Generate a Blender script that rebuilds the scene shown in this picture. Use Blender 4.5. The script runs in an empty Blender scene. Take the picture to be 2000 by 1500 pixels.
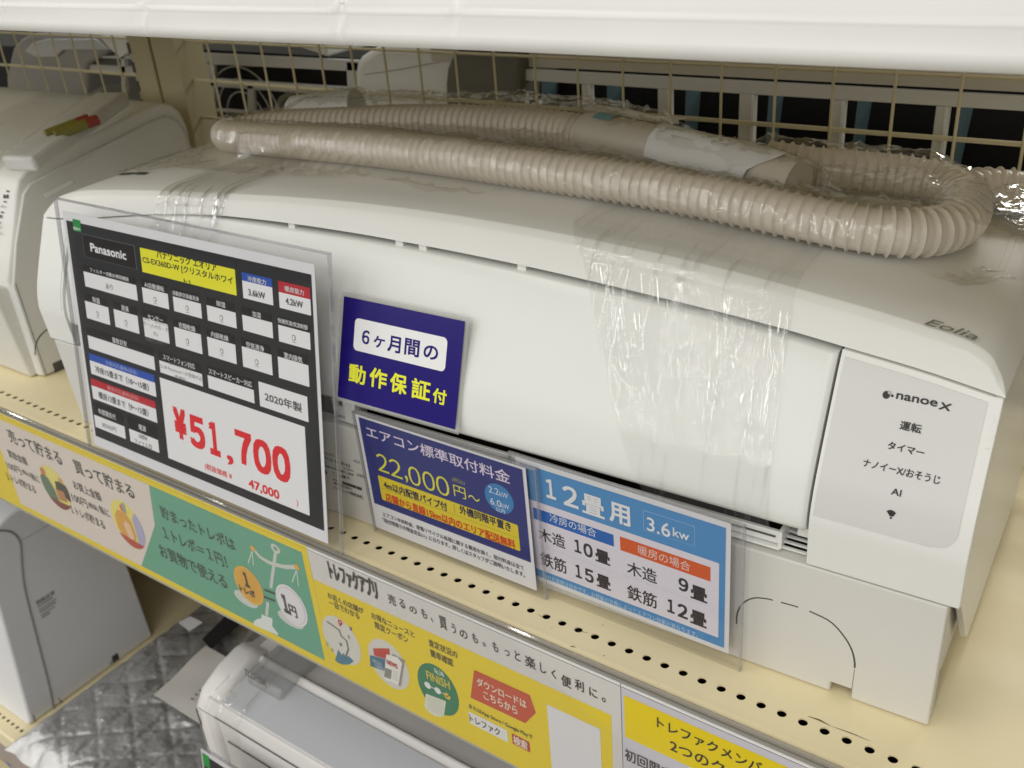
import bpy, bmesh, math, random
import numpy as np
from mathutils import Vector, Matrix, noise

random.seed(7)
SC = bpy.context.scene
COL = SC.collection
CZ = 1.30                      # camera height above the shop floor, metres
CAM = np.array([0.0, 0.0, CZ])

# ---------------------------------------------------------------- camera
FPX = 1912.0                   # focal length in photo pixels (2000 wide)
_vx = np.array([-2909.0, -773.0, FPX]); _vx /= np.linalg.norm(_vx)
_vz = np.array([300.0, 3600.0, FPX]); _vz -= _vx * _vz.dot(_vx); _vz /= np.linalg.norm(_vz)
_X = -_vx; _Z = -_vz; _Y = np.cross(_Z, _X)
ROT = np.stack([_X, _Y, _Z], 0)          # world = ROT @ camera(x right, y down, z forward)

cd = bpy.data.cameras.new("camera")
cam = bpy.data.objects.new("camera", cd); COL.objects.link(cam)
m = Matrix.Identity(4)
for i in range(3):
    m[i][0] = ROT[i, 0]; m[i][1] = -ROT[i, 1]; m[i][2] = -ROT[i, 2]; m[i][3] = CAM[i]
cam.matrix_world = m
cd.sensor_width = 36.0; cd.lens = FPX / 2000 * 36
cd.clip_start = 0.01; cd.clip_end = 50
cd.dof.use_dof = True; cd.dof.focus_distance = 0.60; cd.dof.aperture_fstop = 16.0
SC.camera = cam

# ---------------------------------------------------------------- light
w = bpy.data.worlds.new("World"); SC.world = w; w.use_nodes = True
bg = w.node_tree.nodes["Background"]
bg.inputs[0].default_value = (1.0, 0.975, 0.93, 1); bg.inputs[1].default_value = 0.32
SC.view_settings.view_transform = 'Standard'; SC.view_settings.look = 'None'
SC.view_settings.exposure = 0.0; SC.view_settings.gamma = 1.0
SC.view_settings.use_curve_mapping = False
SC.cycles.max_bounces = 10; SC.cycles.transparent_max_bounces = 24
SC.cycles.glossy_bounces = 4; SC.cycles.transmission_bounces = 6
SC.cycles.caustics_reflective = False; SC.cycles.caustics_refractive = False
SC.cycles.use_denoising = True
try: SC.cycles.denoiser = 'OPENIMAGEDENOISE'
except Exception: pass

def tube_light(x, y, z, power, lx=1.2, ly=0.10, rz=0.0):
    l = bpy.data.lights.new("ceiling_tube", 'AREA'); l.shape = 'RECTANGLE'
    l.size = lx; l.size_y = ly; l.energy = power; l.color = (1.0, 0.985, 0.945)
    o = bpy.data.objects.new("ceiling_tube", l); COL.objects.link(o)
    o.location = (x, y, z); o.rotation_euler = (0, 0, rz)
    return o
for k, xx in enumerate((-8.6, -7.1, -5.6, -4.2, -2.8, -1.4, 0.0, 1.4, 2.8)):       # rows of fluorescent tubes over the aisle
    for yy, pw in ((-0.95, 7.7), (-2.55, 9.0), (-4.15, 11.8), (-5.75, 14), (-7.35, 15.5), (-8.95, 17)):
        tube_light(xx, yy, CZ + 1.35, pw, 0.06, 1.35)
for xx in (-3.0, -1.2, 0.6): tube_light(xx, 1.30, CZ + 1.35, 5.0)
bk = tube_light(0.06, 1.52, CZ + 0.36, 3.2, 0.55, 0.08); bk.rotation_euler = (math.radians(-62), 0, 0)

# ---------------------------------------------------------------- pixel helpers
P0 = np.array([1000.0, 750.0])
def ray(x, y): return ROT @ np.array([x - P0[0], y - P0[1], FPX])
def at(x, y, ax, val):
    """point on the world plane axis = val that the photo shows at pixel x, y"""
    r = ray(x, y); k = 'xyz'.index(ax); t = (val - CAM[k]) / r[k]
    return CAM + t * r
def proj(p):
    c = ROT.T @ (np.asarray(p) - CAM); return P0 + FPX * c[:2] / c[2]

# ---------------------------------------------------------------- materials
def lin(c):
    c = c / 255.0
    return c / 12.92 if c <= 0.04045 else ((c + 0.055) / 1.055) ** 2.4
def rgb(r, g, b, k=1.0): return tuple(min(0.88, lin(v) * k) for v in (r, g, b)) + (1.0,)
MATS = {}
def mat(name, col, rough=0.4, spec=0.5, metal=0.0, bump=0.0, bscale=200.0, var=0.0, vscale=8.0, coat=0.0, spots=0.0):
    if name in MATS: return MATS[name]
    M = bpy.data.materials.new(name); M.use_nodes = True; MATS[name] = M
    nt = M.node_tree; b = nt.nodes["Principled BSDF"]
    b.inputs["Base Color"].default_value = col; b.inputs["Roughness"].default_value = rough
    b.inputs["Specular IOR Level"].default_value = spec; b.inputs["Metallic"].default_value = metal
    b.inputs["Coat Weight"].default_value = coat; b.inputs["Coat Roughness"].default_value = 0.08
    tc = nt.nodes.new("ShaderNodeTexCoord")
    if var > 0:
        n = nt.nodes.new("ShaderNodeTexNoise"); n.inputs["Scale"].default_value = vscale; n.inputs["Detail"].default_value = 6
        nt.links.new(tc.outputs["Object"], n.inputs["Vector"])
        r = nt.nodes.new("ShaderNodeMapRange")
        r.inputs[1].default_value = 0.3; r.inputs[2].default_value = 0.7
        r.inputs[3].default_value = 1 - var; r.inputs[4].default_value = 1 + var * 0.4
        nt.links.new(n.outputs["Fac"], r.inputs[0])
        mx = nt.nodes.new("ShaderNodeVectorMath"); mx.operation = 'MULTIPLY'
        mx.inputs[0].default_value = col[:3]; nt.links.new(r.outputs[0], mx.inputs[1])
        out = mx.outputs[0]
        if spots > 0:   # sparse dirt specks and scuffs
            n2 = nt.nodes.new("ShaderNodeTexNoise"); n2.inputs["Scale"].default_value = 95; n2.inputs["Detail"].default_value = 3
            nt.links.new(tc.outputs["Object"], n2.inputs["Vector"])
            r2 = nt.nodes.new("ShaderNodeMapRange"); r2.inputs[1].default_value = 0.70; r2.inputs[2].default_value = 0.76
            r2.inputs[3].default_value = 1.0; r2.inputs[4].default_value = 1 - spots
            nt.links.new(n2.outputs["Fac"], r2.inputs[0])
            m2 = nt.nodes.new("ShaderNodeVectorMath"); m2.operation = 'MULTIPLY'
            nt.links.new(out, m2.inputs[0]); nt.links.new(r2.outputs[0], m2.inputs[1]); out = m2.outputs[0]
        nt.links.new(out, b.inputs["Base Color"])
        r3 = nt.nodes.new("ShaderNodeMapRange"); r3.inputs[3].default_value = rough * 0.85; r3.inputs[4].default_value = min(1, rough * 1.2)
        nt.links.new(n.outputs["Fac"], r3.inputs[0]); nt.links.new(r3.outputs[0], b.inputs["Roughness"])
    if bump > 0:
        n = nt.nodes.new("ShaderNodeTexNoise"); n.inputs["Scale"].default_value = bscale; n.inputs["Detail"].default_value = 4
        nt.links.new(tc.outputs["Object"], n.inputs["Vector"])
        bp = nt.nodes.new("ShaderNodeBump"); bp.inputs["Strength"].default_value = bump; bp.inputs["Distance"].default_value = 0.001
        nt.links.new(n.outputs["Fac"], bp.inputs["Height"]); nt.links.new(bp.outputs[0], b.inputs["Normal"])
    return M
def film(name, tint=(1, 1, 1), base=0.03, edge=0.55, rough=0.08, bump=0.0, bscale=60.0, haze=0.0):
    """thin clear plastic: see-through, mirror-like at glancing angles, slightly milky"""
    if name in MATS: return MATS[name]
    M = bpy.data.materials.new(name); M.use_nodes = True; MATS[name] = M
    nt = M.node_tree; nt.nodes.remove(nt.nodes["Principled BSDF"]); out = nt.nodes["Material Output"]
    t = nt.nodes.new("ShaderNodeBsdfTransparent"); t.inputs[0].default_value = tuple(tint) + (1,)
    g = nt.nodes.new("ShaderNodeBsdfGlossy"); g.inputs["Roughness"].default_value = rough
    lw = nt.nodes.new("ShaderNodeLayerWeight"); lw.inputs[0].default_value = 0.18
    mr = nt.nodes.new("ShaderNodeMapRange"); mr.inputs[3].default_value = base; mr.inputs[4].default_value = edge
    nt.links.new(lw.outputs["Fresnel"], mr.inputs[0])
    mx = nt.nodes.new("ShaderNodeMixShader"); nt.links.new(mr.outputs[0], mx.inputs[0])
    first = t.outputs[0]
    if haze > 0:
        d = nt.nodes.new("ShaderNodeBsdfDiffuse"); d.inputs[0].default_value = (0.75, 0.74, 0.72, 1)
        m2 = nt.nodes.new("ShaderNodeMixShader"); m2.inputs[0].default_value = haze
        nt.links.new(t.outputs[0], m2.inputs[1]); nt.links.new(d.outputs[0], m2.inputs[2]); first = m2.outputs[0]
    nt.links.new(first, mx.inputs[1]); nt.links.new(g.outputs[0], mx.inputs[2])
    nt.links.new(mx.outputs[0], out.inputs[0])
    if bump > 0:
        tc = nt.nodes.new("ShaderNodeTexCoord")
        n = nt.nodes.new("ShaderNodeTexNoise"); n.inputs["Scale"].default_value = bscale; n.inputs["Detail"].default_value = 5
        nt.links.new(tc.outputs["Object"], n.inputs["Vector"])
        bp = nt.nodes.new("ShaderNodeBump"); bp.inputs["Strength"].default_value = bump; bp.inputs["Distance"].default_value = 0.004
        nt.links.new(n.outputs["Fac"], bp.inputs["Height"]); nt.links.new(bp.outputs[0], g.inputs["Normal"])
    return M

WHITE = mat("white_abs_plastic", (0.80, 0.80, 0.765, 1), 0.30, 0.5, bump=0.05, bscale=900, var=0.03, vscale=5)
WHITE_T = mat("white_top_plastic", (0.78, 0.78, 0.74, 1), 0.34, 0.45, bump=0.06, bscale=1100, var=0.04, vscale=6)
WHITE_M = mat("white_matte_plastic", (0.68, 0.67, 0.625, 1), 0.50, 0.4, bump=0.12, bscale=1400, var=0.04, vscale=7, spots=0.04)
GLOSSW = mat("glossy_white_panel", (0.79, 0.80, 0.765, 1), 0.24, 0.4, bump=0.02, bscale=30, var=0.02, vscale=4)
DISPLAY = mat("pearl_display_face", (0.675, 0.668, 0.65, 1), 0.30, 0.5, var=0.02)
GAP = mat("gap_shade_plastic", (0.025, 0.023, 0.02, 1), 0.7, 0.2)  # shade inside the gaps put into the colour, near black
SEAM = mat("dark_seam", (0.10, 0.095, 0.08, 1), 0.7, 0.2)
CREAM = mat("cream_painted_steel", rgb(244, 230, 188, 0.96), 0.34, 0.5, bump=0.05, bscale=500, var=0.07, vscale=9, spots=0.16)
CREAM_D = mat("darker_cream_steel", rgb(222, 208, 160, 0.85), 0.45, 0.4, var=0.08, vscale=10)  # darker cream tone for the upper shelf's underside and the plinth
LIPW = mat("white_shelf_lip", (0.88, 0.875, 0.85, 1), 0.28, 0.5, bump=0.05, bscale=60, var=0.03, vscale=12)
BLACK = mat("black_hole_inside", (0.02, 0.018, 0.014, 1), 0.8, 0.1)
HOSE = mat("beige_corrugated_plastic", (0.74, 0.675, 0.59, 1), 0.34, 0.5, bump=0.05, bscale=400, var=0.05, vscale=30)
CUFF = mat("pale_beige_plastic", rgb(226, 218, 204, 0.85), 0.35, 0.4)
BAG = film("clear_bag_film", (0.985, 0.98, 0.97), 0.050, 0.32, 0.035, bump=0.25, bscale=70, haze=0.03)
WRAP = film("stretch_wrap_film", (0.99, 0.99, 0.985), 0.034, 0.14, 0.04, bump=0.0, bscale=25, haze=0.03)
def streak_film(M, k=.16):
    nt = M.node_tree; g = [n for n in nt.nodes if n.type == 'BSDF_GLOSSY'][0]; mr = [n for n in nt.nodes if n.type == 'MAP_RANGE'][0]
    tc = nt.nodes.new("ShaderNodeTexCoord"); mp = nt.nodes.new("ShaderNodeMapping"); mp.inputs["Scale"].default_value = (150, 9, 9); mp.inputs["Rotation"].default_value = (0, math.radians(9), 0)
    nt.links.new(tc.outputs["Object"], mp.inputs["Vector"])
    n = nt.nodes.new("ShaderNodeTexNoise"); n.inputs["Scale"].default_value = 1.6; n.inputs["Detail"].default_value = 3; nt.links.new(mp.outputs[0], n.inputs["Vector"])
    m2 = nt.nodes.new("ShaderNodeMapRange"); m2.inputs[1].default_value = .55; m2.inputs[2].default_value = .70; nt.links.new(n.outputs["Fac"], m2.inputs[0])
    bp = nt.nodes.new("ShaderNodeBump"); bp.inputs["Strength"].default_value = 0.5; bp.inputs["Distance"].default_value = 0.0014
    nt.links.new(m2.outputs[0], bp.inputs["Height"]); nt.links.new(bp.outputs[0], g.inputs["Normal"])
    m3 = nt.nodes.new("ShaderNodeMath"); m3.operation = 'MULTIPLY_ADD'; m3.inputs[1].default_value = k; nt.links.new(m2.outputs[0], m3.inputs[0]); nt.links.new(mr.outputs[0], m3.inputs[2])
    mx = [q for q in nt.nodes if q.type == 'MIX_SHADER' and q.inputs[0].is_linked][0]; nt.links.new(m3.outputs[0], mx.inputs[0])
streak_film(WRAP)
WRAP_S = film("stretch_wrap_bunched", (0.985, 0.985, 0.98), 0.06, 0.25, 0.05, haze=0.05); streak_film(WRAP_S, .55)
ACRYL = film("clear_acrylic", (0.975, 0.975, 0.985), 0.02, 0.55, 0.03)
ACRYE = film("acrylic_edge", (0.86, 0.86, 0.885), 0.08, 0.5, 0.08, haze=0.14)
PAPER = mat("white_paper", (0.80, 0.80, 0.81, 1), 0.55, 0.25, var=0.02, vscale=40)
WIRE = mat("cream_wire", rgb(226, 214, 176, 0.85), 0.4, 0.4)

# ---------------------------------------------------------------- mesh builder
class MB:
    def __init__(s): s.v = []; s.f = []; s.m = []; s.cur = 0
    def quadgrid(s, pts):
        """pts: rows of equal-length lists of points"""
        n0 = len(s.v); R = len(pts); C = len(pts[0])
        for r in pts: s.v.extend([tuple(map(float, p)) for p in r])
        for i in range(R - 1):
            for j in range(C - 1):
                a = n0 + i * C + j; s.f.append((a, a + 1, a + C + 1, a + C)); s.m.append(s.cur)
    def poly(s, pts):
        n0 = len(s.v); s.v.extend([tuple(map(float, p)) for p in pts])
        s.f.append(tuple(range(n0, n0 + len(pts)))); s.m.append(s.cur)
    def prism(s, pts, d):
        """closed prism: polygon pts swept by vector d"""
        n = len(pts); d = np.asarray(d, float); a = [np.asarray(p, float) for p in pts]; n0 = len(s.v)
        s.v.extend([tuple(p) for p in a]); s.v.extend([tuple(p + d) for p in a])
        s.f.append(tuple(range(n0, n0 + n))); s.f.append(tuple(range(n0 + 2 * n - 1, n0 + n - 1, -1)))
        s.m += [s.cur, s.cur]
        for i in range(n):
            j = (i + 1) % n; s.f.append((n0 + i, n0 + n + i, n0 + n + j, n0 + j)); s.m.append(s.cur)
    def obox(s, o, a, b, c):
        """box from corner o along three edge vectors"""
        o, a, b, c = [np.asarray(q, float) for q in (o, a, b, c)]
        s.prism([o, o + a, o + a + b, o + b], c)
    def box(s, x0, x1, y0, y1, z0, z1): s.obox((x0, y0, z0), (x1 - x0, 0, 0), (0, y1 - y0, 0), (0, 0, z1 - z0))
    def tube(s, path, rad, seg=10, caps=True):
        P = [np.asarray(p, float) for p in path]; n = len(P)
        R = rad if hasattr(rad, '__len__') else [rad] * n
        up = np.array([0, 0, 1.0]); n0 = len(s.v)
        for i in range(n):
            t = P[min(i + 1, n - 1)] - P[max(i - 1, 0)]; t /= np.linalg.norm(t) + 1e-12
            u = up if abs(t[2]) < 0.95 else np.array([0, 1.0, 0])
            a = np.cross(t, u); a /= np.linalg.norm(a); b = np.cross(a, t)
            for k in range(seg):
                th = 2 * math.pi * k / seg
                s.v.append(tuple(P[i] + R[i] * (math.cos(th) * a + math.sin(th) * b)))
        for i in range(n - 1):
            for k in range(seg):
                k2 = (k + 1) % seg
                s.f.append((n0 + i * seg + k, n0 + (i + 1) * seg + k, n0 + (i + 1) * seg + k2, n0 + i * seg + k2)); s.m.append(s.cur)
        if caps:
            s.f.append(tuple(n0 + k for k in range(seg))); s.f.append(tuple(n0 + (n - 1) * seg + k for k in reversed(range(seg)))); s.m += [s.cur] * 2
    def build(s, name, mats, parent=None, origin=None, smooth=30, bevel=0.0, recalc=True):
        me = bpy.data.meshes.new(name)
        o0 = np.zeros(3); q_ = parent
        while q_ is not None: o0 = o0 + np.asarray(q_.location, float); q_ = q_.parent
        if parent is None and origin is not None: o0 = np.asarray(origin, float)
        me.from_pydata([tuple(np.asarray(v) - o0) for v in s.v], [], s.f)
        for q in (mats if isinstance(mats, (list, tuple)) else [mats]): me.materials.append(q)
        me.polygons.foreach_set("material_index", s.m)
        if recalc:
            bm = bmesh.new(); bm.from_mesh(me); bmesh.ops.recalc_face_normals(bm, faces=bm.faces); bm.to_mesh(me); bm.free()
        if smooth:
            me.polygons.foreach_set("use_smooth", [True] * len(me.polygons)); me.set_sharp_from_angle(angle=math.radians(smooth))
        me.update()
        ob = bpy.data.objects.new(name, me); COL.objects.link(ob)
        if parent is not None: ob.parent = parent
        else: ob.location = o0
        if bevel > 0:
            md = ob.modifiers.new("bevel", 'BEVEL'); md.width = bevel; md.segments = 3; md.limit_method = 'ANGLE'; md.angle_limit = math.radians(40)
            md.harden_normals = False
        return ob
def tag(o, label, cat, group=None, kind=None):
    o['label'] = label
    if cat: o['category'] = cat
    if group: o['group'] = group
    if kind: o['kind'] = kind
    return o
def thing(name, loc, label, cat, group=None):
    o = bpy.data.objects.new(name, None); COL.objects.link(o); o.location = tuple(map(float, loc)); o.empty_display_size = 0.05
    return tag(o, label, cat, group)
def single(mb, name, mats, origin, label, cat, group=None, kind=None, **k):
    return tag(mb.build(name, mats, None, origin, **k), label, cat, group, kind)
def hermite(xs, ys):
    xs = np.asarray(xs, float); ys = np.asarray(ys, float)
    h = np.diff(xs); d = np.diff(ys) / h; mm = np.zeros_like(ys)
    for i in range(1, len(xs) - 1):
        mm[i] = 0 if d[i - 1] * d[i] <= 0 else 2 * d[i - 1] * d[i] / (d[i - 1] + d[i])
    mm[0] = d[0]; mm[-1] = d[-1]
    def f(x):
        x = min(max(x, xs[0]), xs[-1]); i = min(int(np.searchsorted(xs, x, side='right')) - 1, len(h) - 1)
        t = (x - xs[i]) / h[i]; t2 = t * t; t3 = t2 * t
        return float((2 * t3 - 3 * t2 + 1) * ys[i] + (t3 - 2 * t2 + t) * h[i] * mm[i] + (-2 * t3 + 3 * t2) * ys[i + 1] + (t3 - t2) * h[i] * mm[i + 1])
    return f
def curve_pts(pts, n):
    """dense Catmull-Rom through pts (any dimension), n samples by arc length"""
    P = np.asarray(pts, float); Q = np.vstack([2 * P[0] - P[1], P, 2 * P[-1] - P[-2]]); out = []
    for i in range(1, len(Q) - 2):
        for t in np.linspace(0, 1, 40, endpoint=False):
            a, b, c, d = Q[i - 1], Q[i], Q[i + 1], Q[i + 2]
            out.append(0.5 * ((2 * b) + (-a + c) * t + (2 * a - 5 * b + 4 * c - d) * t * t + (-a + 3 * b - 3 * c + d) * t ** 3))
    out.append(P[-1]); out = np.array(out)
    L = np.concatenate([[0], np.cumsum(np.linalg.norm(np.diff(out, axis=0), axis=1))])
    q = np.linspace(0, L[-1], n)
    return np.stack([np.interp(q, L, out[:, k]) for k in range(out.shape[1])], 1), L[-1]

# ---------------------------------------------------------------- lettering
_G = {}
def glyphs(s, bold):
    key = (s, bold)
    if key in _G: return _G[key]
    c = bpy.data.curves.new("lettering", 'FONT'); c.body = s; c.size = 1.0; c.offset = bold; c.resolution_u = 3
    o = bpy.data.objects.new("lettering", c)
    me = bpy.data.meshes.new_from_object(o)
    V = np.array([v.co[:2] for v in me.vertices]) if len(me.vertices) else np.zeros((1, 2))
    Fc = [tuple(p.vertices) for p in me.polygons]
    bpy.data.objects.remove(o); bpy.data.curves.remove(c); bpy.data.meshes.remove(me)
    mn = V.min(0); mx = V.max(0); _G[key] = ((V - mn) / np.maximum(mx - mn, 1e-6), Fc)
    return _G[key]
class Plane:
    def __init__(s, o, u, v):
        s.o = np.asarray(o, float); s.u = np.asarray(u, float) / np.linalg.norm(u)
        v = np.asarray(v, float); v = v - s.u * v.dot(s.u); s.v = v / np.linalg.norm(v); s.n = np.cross(s.u, s.v)
    def pt(s, u, v, off=0): return s.o + s.u * u + s.v * v + s.n * off
    def inv(s, x, y):
        r = ray(x, y); t = (s.o - CAM).dot(s.n) / r.dot(s.n); q = CAM + t * r - s.o
        return q.dot(s.u), q.dot(s.v)
LAY = 0.00012
class Print:
    """printed graphics on a surface; positions read from the photograph through a zoom window"""
    def __init__(s, surf, zoom=(0, 0, 1.0)):
        s.s = surf; s.z = zoom; s.mb = MB(); s.cols = []; s.umin = -9; s.umax = 9; s.base = 1
    def px(s, x, y): return s.z[0] + x / s.z[2], s.z[1] + y / s.z[2]
    def uv(s, x, y): return s.s.inv(*s.px(x, y))
    def col(s, c):
        if c not in s.cols: s.cols.append(c)
        s.mb.cur = s.cols.index(c)
    def add(s, uvs, c, L):
        s.col(c); s.mb.poly([s.s.pt(u, v, (s.base + L) * LAY) for u, v in uvs])
    def poly(s, pts, c, L=1): s.add([s.uv(*p) for p in pts], c, L)
    def rectuv(s, u0, v0, u1, v1, c, L=1, r=0):
        if r <= 0: s.add([(u0, v0), (u1, v0), (u1, v1), (u0, v1)], c, L); return
        P = []
        for cx, cy, a0 in ((u1 - r, v0 + r, -90), (u1 - r, v1 - r, 0), (u0 + r, v1 - r, 90), (u0 + r, v0 + r, 180)):
            for k in range(6):
                a = math.radians(a0 + 18 * k); P.append((cx + r * math.cos(a), cy + r * math.sin(a)))
        s.add(P, c, L)
    def rect(s, x0, y0, x1, y1, c, L=1, r=0):
        """x0,y0 top-left pixel; x1,y1 bottom-right pixel"""
        u0, v1 = s.uv(x0, y0); u1, v0 = s.uv(x1, y1); s.rectuv(u0, v0, u1, v1, c, L, r)
    def ell(s, x, y, rx, ry, c, L=1, n=28, uvr=False):
        """ellipse with radii in window pixels along the surface axes"""
        u, v = s.uv(x, y)
        if not uvr:
            ua, _ = s.uv(x + rx, y); _, vb = s.uv(x, y - ry); rx, ry = abs(ua - u), abs(vb - v)
        s.add([(u + rx * math.cos(2 * math.pi * k / n), v + ry * math.sin(2 * math.pi * k / n)) for k in range(n)], c, L)
    def line(s, pts, wd, c, L=1):
        """polyline of width wd (metres)"""
        q = [np.array(s.uv(*p)) for p in pts]
        for kk, (a, b) in enumerate(zip(q[:-1], q[1:])):
            d = (b - a) / (np.linalg.norm(b - a) + 1e-9); n = np.array([-d[1], d[0]]) * wd / 2; e = d * wd * 0.25
            s.add([tuple(a - n - e), tuple(b - n + e), tuple(b + n + e), tuple(a + n - e)], c, L + .15 * kk)
    def ufor(s, X, v, u0):
        lo, hi = u0, u0 + 0.6; Xp = s.px(X, 0)[0]
        for _ in range(40):
            mid = (lo + hi) / 2
            if proj(s.s.pt(mid, v, 0))[0] < Xp: lo = mid
            else: hi = mid
        return (lo + hi) / 2
    def text(s, t, x0, y0, x1, h, c, L=3, bold=0.0, shear=0.0):
        """text whose first glyph's foot is at pixel x0,y0, whose last ends at pixel x1; h its height in pixels"""
        u0, v0 = s.uv(x0, y0); _, v1 = s.uv(x0, y0 - h); u1 = s.ufor(x1, v0, u0)
        V, Fc = glyphs(t, 0.0); s.col(c); e = abs(bold) * (v1 - v0) * 1.1
        sh = [(0, 0)] if e < 1e-6 else [(-e, -e), (e, -e), (e, e), (-e, e), (0, 0)]
        for k, (dx, dy) in enumerate(sh):
            n0 = len(s.mb.v)
            for a, b in V:
                s.mb.v.append(tuple(map(float, s.s.pt(u0 + e + (u1 - u0 - 2 * e) * a + shear * (v1 - v0) * b + dx, v0 + e + (v1 - v0 - 2 * e) * b + dy, (s.base + L + k * 0.12) * LAY))))
            for f in Fc: s.mb.f.append(tuple(n0 + i for i in f)); s.mb.m.append(s.mb.cur)
    def build(s, name, parent=None, rough=0.5, origin=None):
        ms = [mat("ink_%d_%d_%d_%d" % (tuple(c) + (int(rough * 100),)), rgb(*c, 1.06), rough, 0.3) for c in s.cols]
        return s.mb.build(name, ms, parent, origin, smooth=0, recalc=False)

# ================================================================ SHELVING
DZ = CZ - 0.457        # top of the display shelf
LZ = CZ - 1.14         # top of the base shelf
YM = 0.8372            # plane of the wire mesh at the back
XL, XR = -2.6, 0.75

fl = MB(); fl.box(-6, 4, -6, 3, -0.05, 0.0)
tag(fl.build("floor", mat("grey_vinyl_floor", (0.34, 0.33, 0.31, 1), 0.35, 0.5, var=0.1, vscale=3)), "pale grey vinyl shop floor below the shelving", None, kind="structure")

def deck(name, z, y0, y1, xa, xb, pitch, yh, xh0, r, label):
    t = thing(name, (0.5 * (xa + xb), y1, z), label, "shelf", "perforated shelves of the gondola")
    d = MB(); n = int((xb - xa) / pitch); x0 = xh0 - pitch * round((xh0 - xa) / pitch)
    hw = pitch / 2; seg = 16
    def sq(cx, k):
        a = 2 * math.pi * k / seg; cx_, sy_ = math.cos(a), math.sin(a); f = 1 / max(abs(cx_), abs(sy_))
        return (cx + hw * cx_ * f, yh + hw * sy_ * f, z)
    for i in range(n):
        cx = x0 + pitch * i
        for k in range(seg):
            a0 = 2 * math.pi * k / seg; a1 = 2 * math.pi * (k + 1) / seg
            c0 = (cx + r * math.cos(a0), yh + r * math.sin(a0), z); c1 = (cx + r * math.cos(a1), yh + r * math.sin(a1), z)
            d.poly([sq(cx, k), sq(cx, k + 1), c1, c0])
            d.poly([c0, c1, (c1[0], c1[1], z - 0.0012), (c0[0], c0[1], z - 0.0012)])
    xs0, xs1 = x0 - hw, x0 + pitch * (n - 1) + hw
    d.poly([(xs0, y0, z), (xs1, y0, z), (xs1, yh - hw, z), (xs0, yh - hw, z)])
    d.poly([(xs0, yh + hw, z), (xs1, yh + hw, z), (xs1, y1, z), (xs0, y1, z)])
    # rolled front edge
    rr = 0.004; arc = [(y0 - rr * math.sin(a), z - rr + rr * math.cos(a)) for a in np.linspace(0, math.pi / 2, 6)]
    d.quadgrid([[(xx, yy, zz) for yy, zz in arc] for xx in (xs0, xs1)])
    d.poly([(xs0, y0 - rr, z - rr), (xs1, y0 - rr, z - rr), (xs1, y0 - rr, z - 0.035), (xs0, y0 - rr, z - 0.035)])
    d.build("deck_plate", CREAM, t, smooth=35, recalc=False)
    if z > .5:
        sm_ = MB()
        for (xa_, ya_, xb_, yb_, wd) in ((1127, 1233, 1150, 1237, .0005), (1113, 1263, 1124, 1265, .0010), (1175, 1221, 1178, 1223, .0008), (1578, 1399, 1622, 1418, .0012), (1622, 1418, 1700, 1448, .0007), (1178, 1281, 1181, 1282, .0009), (958, 1137, 961, 1138, .0006), (1050, 1200, 1062, 1208, .0004)):
            A = at(xa_, ya_, 'z', z); Bv = at(xb_, yb_, 'z', z); dv = Bv - A; nn = np.array([-dv[1], dv[0], 0]) / (np.linalg.norm(dv) + 1e-9) * wd / 2; up_ = np.array([0, 0, .0002])
            mid = (A + Bv) / 2 + nn * 1.2
            sm_.poly([A - nn * .2 + up_, mid - nn + up_, Bv - nn * .2 + up_, Bv + nn * .2 + up_, mid + nn + up_, A + nn * .2 + up_])
        sm_.build("scuff_marks", mat("brown_scuff", (0.16, 0.12, 0.07, 1), .7, .2), t, smooth=0, recalc=False)
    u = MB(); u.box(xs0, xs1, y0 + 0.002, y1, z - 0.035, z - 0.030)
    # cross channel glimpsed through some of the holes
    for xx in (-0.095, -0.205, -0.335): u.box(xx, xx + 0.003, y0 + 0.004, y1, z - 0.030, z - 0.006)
    u.build("underside_panel", mat("under_hole_darkness", (0.05, 0.042, 0.03, 1), 0.8, 0.1), t)  # near-black colour stands in for the darkness below the holes
    return t, xs0, xs1
hx = at(800 + 855 / 2.857, 1150 + 187 / 2.857, 'z', DZ)[0]
deck_t, XA, XB = deck("display_shelf", DZ, 0.404, 0.86, XL, XR, 0.01291, 0.4190, hx, 0.0029,
     "cream steel display shelf with round holes along its front, under the big air conditioner")
hx2 = at(45, 1427.7, 'y', 0.410)[0]
deck("base_shelf", LZ, 0.392, 0.86, XL, XR, 0.0131, 0.4085, hx2, 0.0029,
     "cream steel base shelf at the bottom left corner, below the yellow shelf strips")

# upper shelf: white rolled lip and dark underside
us = thing("upper_shelf", (0, 0.60, CZ - 0.08), "white upper shelf edge running across the top of the photo", "shelf")
lip = MB(); zb = CZ - 0.0805
prof = [(0.452, zb + 0.006), (0.416, zb + 0.0015), (0.402, zb), (0.3955, zb + 0.0012), (0.3920, zb + 0.0042), (0.3915, zb + 0.0085),
        (0.3952, zb + 0.0158), (0.3948, zb + 0.0170), (0.3946, zb + 0.0180), (0.3962, zb + 0.0213), (0.3985, zb + 0.0223), (0.409, zb + 0.045), (0.415, zb + 0.052), (0.43, zb + 0.053)]
xsn = np.linspace(XL, XR, 160)
rows = []
dents = [(at(650, 45, 'y', .39)[0], 0.0035), (at(268, 36, 'y', .39)[0], 0.0028), (at(880, 60, 'y', .39)[0], 0.0018)]
xsn = np.unique(np.concatenate([xsn] + [np.linspace(dx - .012, dx + .012, 15) for dx, _ in dents]))
for x in xsn:
    row = []
    for i, (y, z) in enumerate(prof):
        d = sum(a * math.exp(-((x - dx) / 0.004) ** 2) for dx, a in dents) if 4 <= i <= 9 else 0
        row.append((x, y + d * (0.5 if i < 6 else 1) + 0.0004 * noise.noise((x * 9, i * 0.4, 0)), z + 0.0005 * noise.noise((x * 5, 3.1, 0))))
    rows.append(row)
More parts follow.
